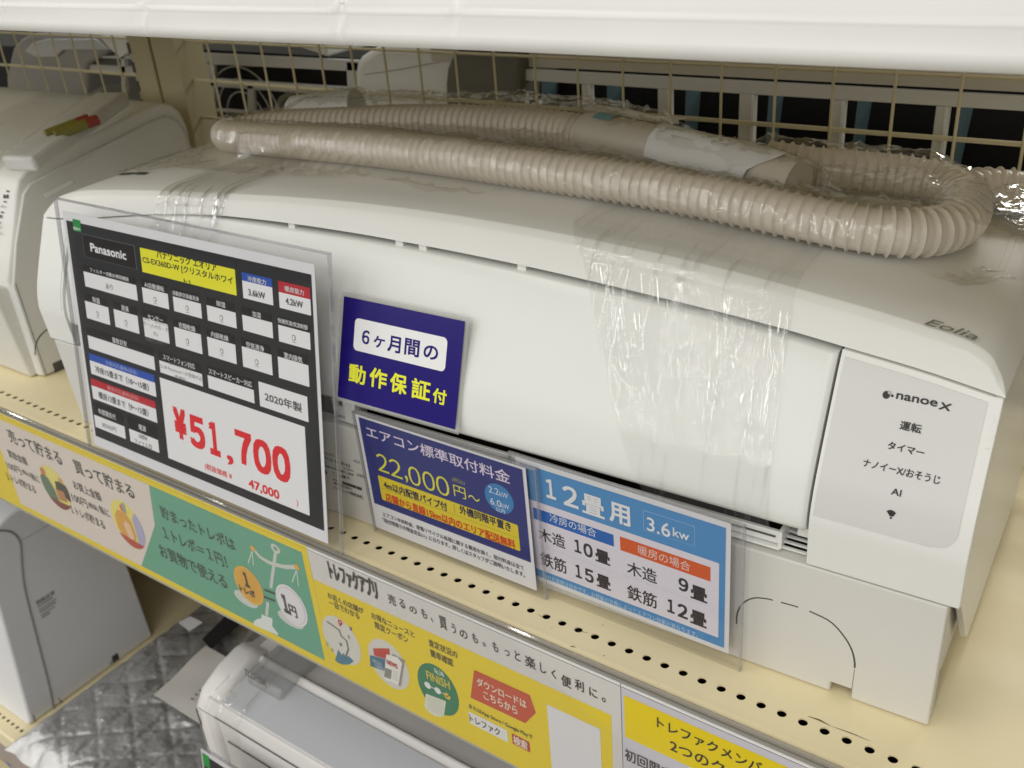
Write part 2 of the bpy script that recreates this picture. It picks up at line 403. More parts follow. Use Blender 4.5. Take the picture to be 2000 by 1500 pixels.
lip.quadgrid(rows); lip.build("front_lip", LIPW, us, smooth=60, recalc=False)
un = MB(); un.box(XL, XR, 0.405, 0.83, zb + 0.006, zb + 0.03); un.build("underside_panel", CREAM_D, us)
sp = MB(); sp.box(XL, XR, 0.42, 0.83, zb + 0.0535, zb + 0.0565); sp.build("shelf_plate", CREAM, us)

# wire mesh back panels and the slotted post between them
def mesh_panel(xa, xb, label, first):
    t = thing("wire_mesh_panel", (0.5 * (xa + xb), YM, DZ), label, "mesh panel", "cream wire mesh panels at the back of the shelf")
    v = MB(); x = first
    while x < xb:
        if x > xa: v.tube([(x, YM, DZ - 0.01), (x, YM, CZ - 0.03)], 0.0014, 6)
        x += 0.0504
    v.build("vertical_wires", WIRE, t, smooth=60)
    h = MB()
    for k, z in enumerate([-0.1716 - 0.0493 * i for i in range(6)]):
        h.tube([(xa, YM + 0.003, CZ + z), (xb, YM + 0.003, CZ + z)], 0.0016 if k == 0 else 0.0021, 6)
    h.build("horizontal_wires", WIRE, t, smooth=60)
x_first = at(1407, 237.5, 'y', YM)[0]
mesh_panel(-1.128, XR, "long cream wire mesh panel behind the hose bag, right of the post", x_first - 0.0504 * 14)
mesh_panel(XL, -1.232, "short cream wire mesh panel behind the white unit on the left, left of the post", x_first - 0.0504 * 40)
po = thing("shelf_post", (-1.177, YM, DZ), "cream slotted steel shelf post between the two mesh panels", "post")
pm = MB(); pm.box(-1.2255, -1.1795, YM - 0.018, YM + 0.03, 0.02, CZ + 0.05); pm.box(-1.1770, -1.1290, YM - 0.016, YM + 0.03, 0.02, CZ + 0.05)
pm.build("post_face", mat("cream_post_paint", rgb(206, 195, 158, 0.8), 0.5, 0.3, var=0.05), po, bevel=0.002)
sl = MB()
for k in range(40):
    z = DZ + 0.02 + k * 0.0125 * 2
    if z < CZ: sl.box(-1.2262, -1.2200, YM - 0.0186, YM - 0.0178, z, z + 0.014)
    if z < CZ: sl.box(-1.2100, -1.2060, YM - 0.0186, YM - 0.0178, z, z + 0.014) if False else None
sl.build("slots", SEAM, po)

# perforated back panel of the lower bay
bp = MB(); bp.box(XL, XR, YM + 0.002, YM + 0.010, 0.02, DZ - 0.036)
bpo = single(bp, "back_panel", mat("brown_back_panel", (0.20, 0.155, 0.085, 1), 0.55, 0.3, var=0.06), (0, YM, 0.02), "dark tan back panel with a row of small holes, behind the silver bag", "back panel")
hb = MB()
p0 = at(248, 1106, 'y', YM); n_ = 26
for i in range(-12, 60):
    x = p0[0] + 0.0125 * 0.95 * i
    hb.prism([(x + 0.0030 * math.cos(a), YM + 0.0016, p0[2] + 0.0030 * math.sin(a)) for a in np.linspace(0, 2 * math.pi, 10, endpoint=False)], (0, 0.0002, 0))
hb.build("punched_holes", BLACK, bpo, smooth=0)

# added dark backdrop, hides the grey world light behind the mesh
bw = MB(); bw.box(-4.5, 2.5, 1.62, 1.66, 0.0, 2.2)
tag(bw.build("dark_backdrop", mat("backdrop_dark_grey", (0.10, 0.10, 0.09, 1), 0.8, 0.1)), "added dark backdrop far behind the mesh", None, kind="structure")

# ================================================================ MAIN AIR CONDITIONER (lying on its back)
B0 = np.array([-0.0643, 0.4516, DZ])
UA = np.array([0.7976, 0.0276, 0]); UA /= np.linalg.norm(UA); UB = np.array([-UA[1], UA[0], 0.0]); UZ = np.array([0, 0, 1.0])
pz = [0, .09, .1, .115, .123, .13, .145, .158, .171, .187, .203, .215, .24, .265]; pb = [0, -.003, -.0036, -.0045, -.0050, -.0042, -.0002, .0052, .011, .0185, .026, .0325, .045, .058]
PROF = hermite(pz, pb)
def Pt(s, z, off=0.0): return B0 - UA * s + UB * (PROF(z) - off) + UZ * z          # front surface
def Pb(s, b, z): return B0 - UA * s + UB * b + UZ * z
ZT = hermite([-.006, -.0045, -.0021, .0045, .0138, .0292, .083, .188, .2984, .37, .43, .5, .5928, .66, .723, .7554, .7733, .7878, .7976, .8015, .803],
             [.2060, .2095, .2134, .2215, .2258, .2288, .2356, .2448, .2494, .2503, .2496, .2470, .2413, .2369, .2316, .2282, .2243, .2200, .2130, .2080, .2040])
GZ = hermite([-.006, .035, .0726, .119, .2, .293, .379, .43, .477, .56, .632, .70, .749, .7945, .803],
             [.2055, .211, .2147, .2191, .2240, .2283, .2303, .2308, .2305, .2282, .2225, .2140, .2072, .2036, .2034])
ac = thing("air_conditioner", Pb(0.4, 0.12, 0), "large white air conditioner lying on its back, filling the middle of the shelf", "air conditioner", "air conditioners on the shelves")

def shellgrid(mb, fn, us, vs, depth):
    """front grid fn(u,v) plus return walls going depth back (along UB)"""
    F = [[np.asarray(fn(u, v)) for u in us] for v in vs]; mb.quadgrid(F)
    edge = [F[0][j] for j in range(len(us))] + [F[i][-1] for i in range(1, len(vs))] + [F[-1][j] for j in range(len(us) - 2, -1, -1)] + [F[i][0] for i in range(len(vs) - 2, -1, -1)]
    mb.quadgrid([edge, [e + UB * depth for e in edge]])

# underside slab with the piping knock-out
slab = MB()
oy = [(0, 0.001), (.0441, .0006), (.0441, .0082), (.0567, .0082), (.0567, .0006), (.798, .0006), (.798, .0915), (0, .0915)]
slab.prism([Pt(s, z) for s, z in oy], UB * 0.012)
slab.build("underside_cover", WHITE_M, ac, bevel=0.0012)
ko = MB()
def groove(pts, wd, off=0.00015, n=14):
    c, _ = curve_pts(pts, n); d = np.gradient(c, axis=0); d /= np.linalg.norm(d, axis=1)[:, None]
    nn = np.stack([-d[:, 1], d[:, 0]], 1) * wd / 2
    ko.quadgrid([[Pt(*(p + q), off) for p, q in zip(c, nn)], [Pt(*(p - q), off) for p, q in zip(c, nn)]])
groove([(.1166, .029), (.1163, .038), (.1130, .0475), (.1065, .0545), (.099, .0572), (.0945, .0578)], .0010)
groove([(.0895, .0582), (.0835, .0586), (.0790, .0588)], .0010)
groove([(.0725, .0585), (.0605, .0560), (.0525, .0492), (.0470, .041), (.0443, .0325), (.0437, .0265)], .0011)
groove([(.0437, .0255), (.0440, .0085)], .0003)
ko.build("knockout_seam", SEAM, ac, smooth=0, recalc=False)

# inner chassis seen only through the gaps
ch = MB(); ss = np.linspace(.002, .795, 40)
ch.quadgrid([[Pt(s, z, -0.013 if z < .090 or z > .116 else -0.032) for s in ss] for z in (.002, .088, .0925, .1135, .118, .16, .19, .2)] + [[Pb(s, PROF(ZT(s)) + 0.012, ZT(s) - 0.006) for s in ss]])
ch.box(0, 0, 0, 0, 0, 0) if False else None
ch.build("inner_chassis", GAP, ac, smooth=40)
# rear box of the body
rb = MB(); rb.obox(Pb(.795, .045, .003), UA * .792, UB * .207, UZ * .185); rb.build("rear_chassis", WHITE_M, ac, bevel=0.002)

# top shell with the arched front edge
ts = MB(); us_ = np.unique(np.concatenate([np.linspace(-.006, .03, 26), np.linspace(.03, .76, 70), np.linspace(.76, .803, 26)]))
rows = []
FR = 0.0042
def shell_row(s, k):
    g, t = GZ(s), max(ZT(s), GZ(s) + 0.0004); f = min(FR, (t - g) * 0.55)
    za = t - f; b0 = PROF(za)
    if k == 0: return Pb(s, PROF(g) + 0.010, g)
    if k <= 5: z = g + (za - g) * (k - 1) / 4; return Pt(s, z)
    if k <= 12:
        a = (k - 5) / 7 * (math.pi / 2 - .42) + .42; return Pb(s, b0 + f * 1.25 * (math.sin(a) - math.sin(.42)) + f * 0.55 * ((k - 5) / 7), za + f * (1 - math.cos(a)) * 0 + f * (math.sin((k - 5) / 7 * math.pi / 2)))
    bb = [0.075, 0.11, 0.15, 0.2, 0.2435, 0.2515, 0.2545, 0.2545][k - 13]
    zz = t + [0.0012, 0.002, 0.0026, 0.003, 0.003, 0.001, -0.004, -0.03][k - 13] * (1 if k < 18 else 1)
    return Pb(s, max(bb, b0 + f * 2.2), zz)
for k in range(21): rows.append([shell_row(s, k) for s in us_])
ts.quadgrid(rows)
ts.build("top_shell", WHITE_T, ac, smooth=50)

# side walls
for s0, d, nm in ((-.0056, 1, "side_wall"), (.8026, -1, "side_wall")):
    sw = MB(); zz = np.linspace(.094, .2050, 16)
    pl = [(PROF(z), z) for z in zz] + [(.2545, .2062), (.2545, .012), (.0700, .0138), (.0550, .032), (.030, .062), (.012, .083)]
    sw.prism([Pb(s0, b, z) for b, z in pl], -UA * 0.0045 * d); sw.build(nm, WHITE, ac, bevel=0.001)

# large front panel
pn = MB(); us2 = np.concatenate([np.linspace(.0783, .0812, 4), np.linspace(.0835, .755, 80), np.linspace(.7575, .7605, 4)])
PT = lambda s: GZ(s) - (0.0052 if s < .5 else max(0.0022, 0.0052 - (s - .5) * 0.020))
def panel(s, t):
    z0 = .1118; z1 = PT(s); e = min(s - .0783, .7605 - s); rd = 0.0022 * max(0, 1 - e / 0.003) ** 2 if e < 0.003 else 0
    if t < 0: a = 1 + t; return Pb(s, PROF(.1185) + 0.0065 * (1 - a) ** 1.6 + rd, z0 + (.1185 - z0) * a)
    if t > 1: a = t - 1; return Pb(s, PROF(z1) + 0.0035 * a * a + 0.0002 + rd, z1 + 0.0011 * math.sin(a * 1.57))
    return Pt(s, .1185 + (z1 - .1185) * t, -rd)
shellgrid(pn, panel, us2, [-1, -.75, -.5, -.25] + list(np.linspace(0, 1, 16)) + [1.4, 1.75, 2], 0.008)
pn.build("front_panel", GLOSSW, ac, smooth=40)

# end panels: right one carries the indicator face, left one is plain
def endpanel(sa, sb, name, fa, fb, right):
    g = MB(); us3 = np.linspace(sa, sb, 14)
    def fn(s, t):
        z1 = GZ(s) - 0.0013
        if t < 0: return Pt(s, .0932 + (.1265 - .0932) * (1 + t))
        return Pt(s, .1265 + (z1 - .1265) * t)
    shellgrid(g, fn, us3, [-1, -.66, -.33, -.12] + list(np.linspace(0, 1, 12)), 0.01)
    o = g.build(name, WHITE, ac, smooth=40, bevel=0.0008)
    f = MB(); rr = 0.012; rows = []
    z0, n = .1285, 22
    for i in range(n + 1):
        t = (i / n) ** 1.25
        zt = lambda s: GZ(s) - 0.0042
        row = []
        zrow = z0 + (zt((fa + fb) / 2) - z0) * t
        cut = rr - math.sqrt(max(0, rr * rr - (rr - min(rr, zrow - z0)) ** 2))
        la, lb = (fa + (cut if right else 0), fb - (0 if right else cut))
        for q in np.linspace(0, 1, 12):
            s = la + (lb - la) * q; z = z0 + (zt(s) - z0) * t; row.append(Pt(s, z, 0.0005))
        rows.append(row)
    f.quadgrid(rows)
    ed = [r[0] for r in rows] + rows[-1][1:] + [r[-1] for r in rows[::-1]][1:] + rows[0][::-1][1:]
    f.quadgrid([ed, [e + UB * 0.001 for e in ed]])
    f.build("indicator_face" if right else "end_face", DISPLAY if right else GLOSSW, o if False else ac, smooth=40)
    return o
cp = endpanel(-.0052, .0762, "control_panel", .0012, .0742, True)
endpanel(.7628, .8022, "end_panel", .7655, .7990, False)

# air outlet under the panel: flap bar, fins, hinge pieces
ou = MB(); sA = .0935
ou.obox(Pb(.44, .0035, .0955), UA * (.44 - sA), UB * .003, UZ * .0085); ou.obox(Pb(.44, .0005, .0932), UA * (.44 - sA), UB * .006, UZ * .0014)
ou.build("air_flap", WHITE, ac, bevel=0.0006)
fi = MB()
for k in range(7): fi.obox(Pb(.0932, .004 + k * .0036, .0930 + k * 0.0016), UA * .0145, UB * .0018, UZ * .0012)
fi.obox(Pb(.0950, .002, .0935), UA * .0022, UB * .02, UZ * .012)
fi.obox(Pb(.0852, .006, .104), UA * .0065, UB * .012, UZ * .0088)
fi.obox(Pb(.0945, .021, .0920), UA * .016, UB * .002, UZ * .012); fi.build("outlet_fins", WHITE, ac)
sl2 = MB(); sl2.obox(Pb(.40, .0029, .1000), UA * (.40 - .097), UB * .0008, UZ * .0011); sl2.build("flap_slot", SEAM, ac)
hg = MB(); hg.obox(Pb(.432, .001, .0935), UA * .012, UB * .014, UZ * .019); hg.obox(Pb(.446, .004, .0935), UA * .004, UB * .012, UZ * .019); hg.build("flap_bracket", WHITE, ac, bevel=0.001)
for s in (.498, .393, .372, .29):
    tb = MB(); tb.obox(Pt(s, GZ(s) - .0052, -.0040), UA * .0065, UB * .01, UZ * .0060); tb.build("panel_clip", WHITE, ac)
vn = MB()
for b, s0, s1 in ((.085, .742, .762), (.085, .722, .738)): vn.prism([Pb(s1, b, ZT(s1) + .0024), Pb(s0, b, ZT(s0) + .0024), Pb(s0, b + .006, ZT(s0) + .0026), Pb(s1, b + .006, ZT(s1) + .0026)], UZ * .0003)
vn.build("vent_slots", SEAM, ac, smooth=0)

class FrontSurf:
    def pt(s, u, v, off=0): return Pt(-u, v, off)
    def inv(s, x, y):
        b = 0.0; r = ray(x, y)
        for _ in range(60):
            o = B0 + UB * b - CAM; t = o.dot(UB) / r.dot(UB); q = CAM + t * r - B0
            b = 0.5 * b + 0.5 * PROF(q[2])
        return q.dot(UA), q[2]
class TopSurf:
    def z(s, u, v): return ZT(-u) + 0.0011
    def pt(s, u, v, off=0): return Pb(-u, v, s.z(u, v) + off)
    def inv(s, x, y):
        z = 0.235
        for _ in range(40):
            q = at(x, y, 'z', DZ + z) - B0; z = 0.5 * z + 0.5 * s.z(q.dot(UA), q.dot(UB))
        return q.dot(UA), q.dot(UB)
FS, TS = FrontSurf(), TopSurf()
DK = (48, 46, 44)
p = Print(TS, (1500, 560, 2.778)); p.base = 3
p.text("Eolia", 845, 207, 1122, 40, (132, 130, 120), 1, 0.004, 0.35)
p.build("logo_lettering", ac, 0.4)
p = Print(FS, (1500, 560, 2.778)); p.base = 6
p.ell(644, 583, 21, 22, DK, 1); p.ell(676, 588, 8, 8, DK, 1); p.ell(662, 570, 10, 10, (176, 172, 166), 2)
p.text("nanoe", 695, 604, 918, 34, DK, 1, 0.04); p.text("X", 925, 660, 988, 42, DK, 1, 0.035, 0.15)
p.text("運転", 713, 770, 830, 52, DK, 1, 0.02); p.text("タイマー", 648, 875, 846, 44, DK, 1, 0.02)
p.text("ナノイーX/おそうじ", 515, 970, 932, 46, DK, 1, 0.015); p.text("AI", 668, 1122, 722, 38, DK, 1, 0.02)
for rr_, wd in ((34, 8), (23, 7), (13, 6)):
    pts = [(671 + rr_ * math.sin(a) * 0.85, 1247 - rr_ * math.cos(a) + rr_ * math.sin(a) * .2) for a in np.linspace(-.75, .75, 8)]
    p.line(pts, 0.0011, DK, 1)
p.ell(668, 1250, 6, 6, DK, 1)
p.build("indicator_lettering", cp, 0.4)
p = Print(FS, (600, 850, 6.82)); p.base = 2
G2 = (70, 68, 62)
p.text("4120 6608162", 238, 318, 580, 40, G2, 1, 0.01); p.text("製造番号", 220, 245, 370, 34, G2, 1); p.text("AC3Y-", 622, 352, 720, 32, G2, 1)
p.text("電源 単相", 205, 365, 265, 34, G2, 1); p.text("100V", 372, 412, 440, 22, G2, 1); p.text("50/60Hz", 488, 445, 622, 24, G2, 1)
p.text("電動機の定格消費電力 1.58kW", 215, 408, 632, 30, G2, 1, 0.02); p.text("20年製", 668, 545, 775, 46, G2, 1)
p.ell(245, 485, 22, 30, G2, 1); p.text("7.7", 345, 535, 420, 50, G2, 1); p.text("R32 冷媒", 440, 555, 520, 40, G2, 1, 0.03); p.text("201", 530, 575, 575, 32, G2, 1)
p.rect(345, 575, 432, 668, G2, 1); p.rect(352, 590, 426, 640, (205, 203, 196), 2)
p.text("二酸化炭素排出抑制 家庭用", 460, 645, 735, 42, G2, 1, 0.03); p.text("室内で使用する", 455, 685, 605, 30, G2, 1, 0.01)
p.text("パナソニック株式会社", 350, 712, 748, 44, G2, 1, 0.015)
p.build("rating_label", ac, 0.5)

# ================================================================ PRICE CARDS ON THE SHELF
def acrylic_holder(t, pl, u0, v0, u1, v1, th=0.0016, edge=0.0013, foot=None):
    """clear holder: front and back sheets with thick polished edges"""
    h = MB()
    for off in (th, -th):
        h.poly([pl.pt(u0, v0, off), pl.pt(u1, v0, off), pl.pt(u1, v1, off), pl.pt(u0, v1, off)])
    h.build("clear_holder", ACRYL, t, smooth=0, recalc=False)
    e = MB()
    for a, b, c, d in ((u0 - edge, v0, u0, v1), (u1, v0, u1 + edge, v1), (u0 - edge, v1, u1 + edge, v1 + edge)):
        e.obox(pl.pt(a, b, -th), pl.u * (c - a), pl.v * (d - b), pl.n * 2 * th)
    e.build("holder_edge", ACRYE, t)
def card_back(t, pl, pts, name="paper_card", th=0.0004, m=None):
    c = MB(); c.prism([pl.pt(u, v, 0) for u, v in pts], -pl.n * th); return c.build(name, m or PAPER, t, smooth=0)

W_ = (236, 236, 240); K_ = (40, 40, 42); HD = (24, 22, 22)
z1 = (100, 380, 3.3333); z2 = (100, 640, 3.3333)
lo = np.array([0, 0.3950, CZ - .4490]); hi = np.array([0, 0.4315, CZ - .2285])
pl = Plane((-0.65, lo[1], lo[2]), (1, 0, 0), hi - lo)
t = thing("price_card", (-0.65, 0.395, CZ - .452), "large black and white price card reading 51,700 in red, standing in the rail", "price card", "cards in front of the white air conditioner")
p = Print(pl, z1)
def corner(x, y, z): p.z = z; return p.uv(x, y)
pTL = corner(128, 118, z1); pTR = corner(1788, 468, z1); pBL = corner(232, 760, z2); pBR = corner(1735, 1370, z2)
uL = (pTL[0] + pBL[0]) / 2; uR = (pTR[0] + pBR[0]) / 2; vB = 0.0; vT = (pTL[1] + pTR[1]) / 2
card_back(t, pl, [(uL, vB), (uR, vB), (uR, vT), (uL, vT)])
acrylic_holder(t, pl, uL - .0075, -0.004, uR + .0145, vT + .009)
# dark field
p.z = z1; a = p.uv(150, 175); b = p.uv(1765, 540); p.z = z2; c = p.uv(240, 680); d = p.uv(1715, 1300)
u0, u1, v0, v1 = (a[0] + c[0]) / 2, (b[0] + d[0]) / 2, (c[1] + d[1]) / 2, (a[1] + b[1]) / 2
p.rectuv(u0, v0, u1, v1, K_, 0); p.z = z1
p.rect(140, 157, 200, 246, (32, 140, 66), 2); p.text("レビュー", 150, 198, 192, 14, (120, 190, 130), 3); p.text("募集中", 148, 228, 194, 22, (205, 232, 205), 3, 0.02)
p.rect(200, 252, 562, 490, (96, 96, 98), 1); p.rect(204, 257, 557, 486, HD, 2)
p.text("Panasonic", 262, 370, 494, 56, (232, 232, 232), 3, 0.035)
YL = (240, 232, 50)
p.rect(578, 343, 1210, 658, YL, 1)
TX = (70, 66, 40)
p.text("パナソニック エオリア", 690, 412, 1082, 52, TX, 2, 0.02); p.text("CS-EX360D-W [クリスタルホワイ", 600, 450, 1187, 52, TX, 2, 0.015); p.text("ト]", 868, 585, 910, 38, TX, 2, 0.02)
a = p.uv(578, 343); b = p.uv(1210, 500); p.rectuv(a[0], a[1], b[0], a[1] + .007, K_, 3)
p.z = z1
def cell(x0, y0, yh, x1, y1, title, tx, ty, tx1, th, hc=HD, val=None, tcol=(226, 226, 226), circ=None, bold=0.01):
    ua, va = p.uv(x0, y0); _, vh = p.uv(x0, yh); ub, vb = p.uv(x1, y1)
    p.rectuv(ua, vh, ub, va, hc, 1); p.rectuv(ua, vb, ub, vh, W_, 1)
    if title: p.text(title, tx, ty, tx1, th, tcol, 3, bold)
    if circ:
        u, v = p.uv(*circ)
        p.add([(u + .0019 * math.cos(q), v + .0023 * math.sin(q)) for q in np.linspace(0, 2 * math.pi, 16, endpoint=False)], (110, 110, 110), 2)
        p.add([(u + .0013 * math.cos(q), v + .0017 * math.sin(q)) for q in np.linspace(0, 2 * math.pi, 16, endpoint=False)], W_, 3)
        p.rectuv(u - .0022, v - .0036, u + .0022, v - .0032, (130, 130, 130), 2)
    if val: p.text(*val)
GR = (84, 84, 86)
BL_, RD_ = (44, 84, 176), (186, 40, 52)
cell(1240, 503, 557, 1448, 722, "冷房能力", 1283, 562, 1403, 36, BL_, ("3.6kW", 1288, 655, 1397, 42, GR, 3, 0.02))
cell(1478, 560, 632, 1694, 788, "暖房能力", 1525, 628, 1650, 36, RD_, ("4.2kW", 1530, 712, 1643, 42, GR, 3, 0.02))
cell(205, 452, 497, 566, 692, "フィルター自動お掃除機能", 258, 500, 510, 26, val=("あり", 360, 612, 405, 36, (130, 130, 130), 3))
cell(585, 545, 600, 770, 748, "AI自動運転", 612, 600, 740, 34, circ=(678, 683))
cell(787, 603, 660, 984, 808, "自動熱交換器洗浄", 797, 652, 966, 30, circ=(887, 740))
cell(1008, 663, 717, 1210, 872, "除湿", 1082, 724, 1138, 36, circ=(1110, 802))
cell(1240, 727, 780, 1447, 937, "加湿", 1314, 792, 1370, 36)
cell(1475, 790, 845, 1691, 1012, "快適気流/気流制御", 1480, 832, 1673, 32, circ=(1582, 932))
cell(213, 638, 688, 387, 850, "除菌", 276, 700, 322, 36, circ=(303, 775))
cell(400, 690, 742, 577, 908, "脱臭", 463, 752, 510, 36, circ=(489, 832))
cell(592, 742, 797, 773, 972, "センサー", 633, 808, 732, 32)
for s_, x0, y0, x1, h in (("ひと・ものセン", 607, 815, 765, 22), ("サー(人の在・不", 604, 852, 767, 28), ("在)", 668, 918, 698, 28), ("日射センサー", 620, 950, 742, 26)): p.text(s_, x0, y0, x1, h, (120, 120, 122), 2)
cell(795, 803, 858, 987, 1040, "衣類乾燥", 835, 864, 943, 36, circ=(889, 955))
cell(1010, 865, 922, 1210, 1105, "内部乾燥", 1046, 924, 1158, 36, circ=(1112, 1020))
cell(1237, 928, 985, 1444, 1178, "空気清浄", 1274, 992, 1391, 38, circ=(1340, 1090))
cell(1472, 993, 1052, 1683, 1253, "室内換気", 1520, 1063, 1640, 40)
cell(230, 858, 912, 680, 1145, "畳数目安", 403, 960, 497, 34)
cell(245, 1030, 1075, 687, 1318, "冷房対応畳数(目安)", 357, 1108, 566, 30, BL_, ("冷房15畳まで（10〜15畳）", 294, 1157, 640, 44, GR, 3, 0.01), (170, 190, 230), bold=0.0)
cell(257, 1193, 1238, 693, 1487, "暖房対応畳数(目安)", 372, 1273, 576, 30, RD_, ("暖房12畳まで（9〜12畳）", 316, 1325, 638, 44, GR, 3, 0.01), (235, 170, 170), bold=0.0)
cell(697, 1012, 1075, 990, 1250, "スマートフォン対応", 733, 1072, 940, 36)
for s_, x0, y0, x1, h in (("エオリアアプリ", 770, 1106, 915, 20), ("CLUB Panasonicへの登録が必", 706, 1122, 985, 26), ("要(無料)", 810, 1198, 882, 26)): p.text(s_, x0, y0, x1, h, (120, 120, 122), 2)
cell(1013, 1106, 1172, 1326, 1360, "スマートスピーカー対応", 1030, 1166, 1312, 38)
ua, va = p.uv(1350, 1215); ub, vb = p.uv(1677, 1482); p.rectuv(ua, vb, ub, va, W_, 1); p.text("2020年製", 1395, 1342, 1636, 60, (88, 88, 92), 2, 0.02)
p.z = z2
cell(268, 478, 560, 488, 725, "年間電気代", 312, 558, 426, 36, val=("30343円", 335, 645, 428, 32, (130, 130, 130), 3))
cell(497, 570, 652, 706, 815, "電源", 575, 662, 622, 36, val=("100V", 575, 717, 630, 28, GR, 3)); p.text("アイエル型", 548, 755, 662, 36, GR, 2)
ua, va = p.uv(707, 322); ub, vb = p.uv(1662, 1215); ub2, _ = p.uv(1675, 652); p.rectuv(ua, vb, (ub + ub2) / 2, va, W_, 1)
RP = (226, 44, 50)
for s_, x0, y0, x1, h in (("¥", 812, 712, 893, 196), ("５", 912, 768, 1012, 205), ("１", 1040, 820, 1108, 212), (",", 1150, 888, 1192, 62), ("７", 1212, 872, 1318, 210), ("０", 1326, 930, 1443, 218), ("０", 1450, 980, 1567, 224)):
    p.text(s_, x0, y0, x1, h, RP, 2, 0.045)
p.text("(税抜価格 ¥", 1005, 925, 1182, 46, RP, 2, 0.01); p.text("47,000", 1290, 1048, 1490, 66, RP, 2, 0.03); p.text(")", 1600, 1165, 1612, 48, RP, 2)
p.build("printed_lettering", t, 0.4)

# ---- blue warranty card on the front panel
z3 = (620, 560, 3.3333)
lo = Pb(.38, -.0112, .117); hi = Pb(.38, .0130, .190)
pl = Plane(lo, UA, hi - lo)
t = thing("warranty_card", lo, "dark blue laminated card with a white box and yellow characters, leaning on the front panel", "card", "cards in front of the white air conditioner")
p = Print(pl, z3)
a = p.uv(185, 62); b = p.uv(972, 230); c = p.uv(122, 712); d = p.uv(887, 927)
u0, u1, v0, v1 = (a[0] + c[0]) / 2, (b[0] + d[0]) / 2, (c[1] + d[1]) / 2, (a[1] + b[1]) / 2
lm = MB(); mg = 0.003
lm.prism([pl.pt(u0 - mg, v0 - mg, -.0002), pl.pt(u1 + mg, v0 - mg, -.0002), pl.pt(u1 + mg, v1 + mg, -.0002), pl.pt(u0 - mg, v1 + mg, -.0002)], -pl.n * .0004)
lm.build("laminate_border", film("milky_laminate", (0.93, 0.93, 0.92), 0.05, 0.4, 0.12, haze=0.25), t, smooth=0)
p.rectuv(u0, v0, u1, v1, (28, 14, 110), 1)
a = p.uv(250, 205); b = p.uv(852, 330); c = p.uv(233, 412); d = p.uv(830, 552)
p.rectuv((a[0] + c[0]) / 2, (c[1] + d[1]) / 2, (b[0] + d[0]) / 2, (a[1] + b[1]) / 2, (238, 236, 246), 2, 0.0035)
NV = (38, 22, 112)
for s_, x0, y0, x1, h in (("６", 290, 368, 338, 92), ("ケ", 366, 390, 438, 78), ("月", 456, 418, 540, 108), ("間", 566, 440, 662, 112), ("の", 690, 462, 784, 92)): p.text(s_, x0, y0, x1, h, NV, 3, 0.025)
YW = (238, 236, 60)
for s_, x0, y0, x1, h in (("動", 204, 615, 312, 122), ("作", 338, 645, 450, 128), ("保", 472, 680, 580, 130), ("証", 610, 718, 732, 132), ("付", 750, 752, 838, 100)): p.text(s_, x0, y0, x1, h, YW, 3, 0.025)
p.build("printed_lettering", t, 0.25)

# ---- installation fee card
zf = (680, 790, 3.9475)
pl = Plane((-0.40, 0.4335, DZ + .0005), (1, 0, 0), (0, -0.002, 0.108))
t = thing("installation_fee_card", (-0.40, 0.4335, DZ), "navy and white card reading 22,000 yen with a yellow band, standing on the shelf", "price card", "cards in front of the white air conditioner")
p = Print(pl, zf)
a = p.uv(52, 80); b = p.uv(1352, 478); c = p.uv(222, 960); d = p.uv(1465, 1425)
u0, u1, v0, v1 = (a[0] + c[0]) / 2, (b[0] + d[0]) / 2, max(0.001, (c[1] + d[1]) / 2), (a[1] + b[1]) / 2
card_back(t, pl, [(u0, v0), (u1, v0), (u1, v1), (u0, v1)])
acrylic_holder(t, pl, u0 - .001, .0002, u1 + .0075, v1 + .0012, 0.0013, 0.0012)
a = p.uv(78, 105); b = p.uv(1335, 485); c = p.uv(210, 775); d = p.uv(1415, 1205)
bu0, bu1, bv0, bv1 = (a[0] + c[0]) / 2, (b[0] + d[0]) / 2, (c[1] + d[1]) / 2, (a[1] + b[1]) / 2
p.rectuv(bu0, bv0, bu1, bv1, (56, 60, 122), 1)
LAV = (226, 214, 232)
p.text("エアコン標準取付料金", 150, 246, 1256, 86, LAV, 3, 0.01)
YF = (226, 222, 80)
for s_, x0, y0, x1, h in (("２", 238, 505, 322, 130), ("２", 335, 545, 425, 130), (",", 448, 598, 470, 52), ("０", 480, 608, 572, 138), ("０", 588, 645, 682, 138), ("０", 692, 682, 792, 140), ("円", 822, 700, 915, 84), ("〜", 930, 722, 1020, 34)): p.text(s_, x0, y0, x1, h, YF, 3, 0.0)
p.text("(税込)", 806, 592, 905, 38, (170, 168, 110), 3)
a = p.uv(237, 553); b = p.uv(1308, 918); c = p.uv(262, 742); d = p.uv(1330, 1117)
yu0, yu1, yv0, yv1 = (a[0] + c[0]) / 2, (b[0] + d[0]) / 2, (c[1] + d[1]) / 2, (a[1] + b[1]) / 2
YB = (226, 204, 56)
p.rectuv(yu0, yv0, yu1, yv1, YB, 2, 0.0014)
p.rectuv(yu0 + .001, (yv0 + yv1) / 2 - .0001, yu1 - .001, (yv0 + yv1) / 2 + .0001, (110, 96, 40), 3)
p.text("4m以内配管パイプ付", 282, 645, 772, 62, (46, 44, 70), 3, 0.02); p.text("外機同階平置き", 866, 838, 1262, 66, (46, 44, 70), 3, 0.02); p.line([(818, 770), (826, 832)], .0003, (90, 80, 60), 3)
p.text("店舗から直線15km以内のエリア配送無料", 297, 742, 1296, 64, (214, 76, 46), 3, 0.025)
p.ell(1166, 724, 108, 108, (70, 132, 188), 2)
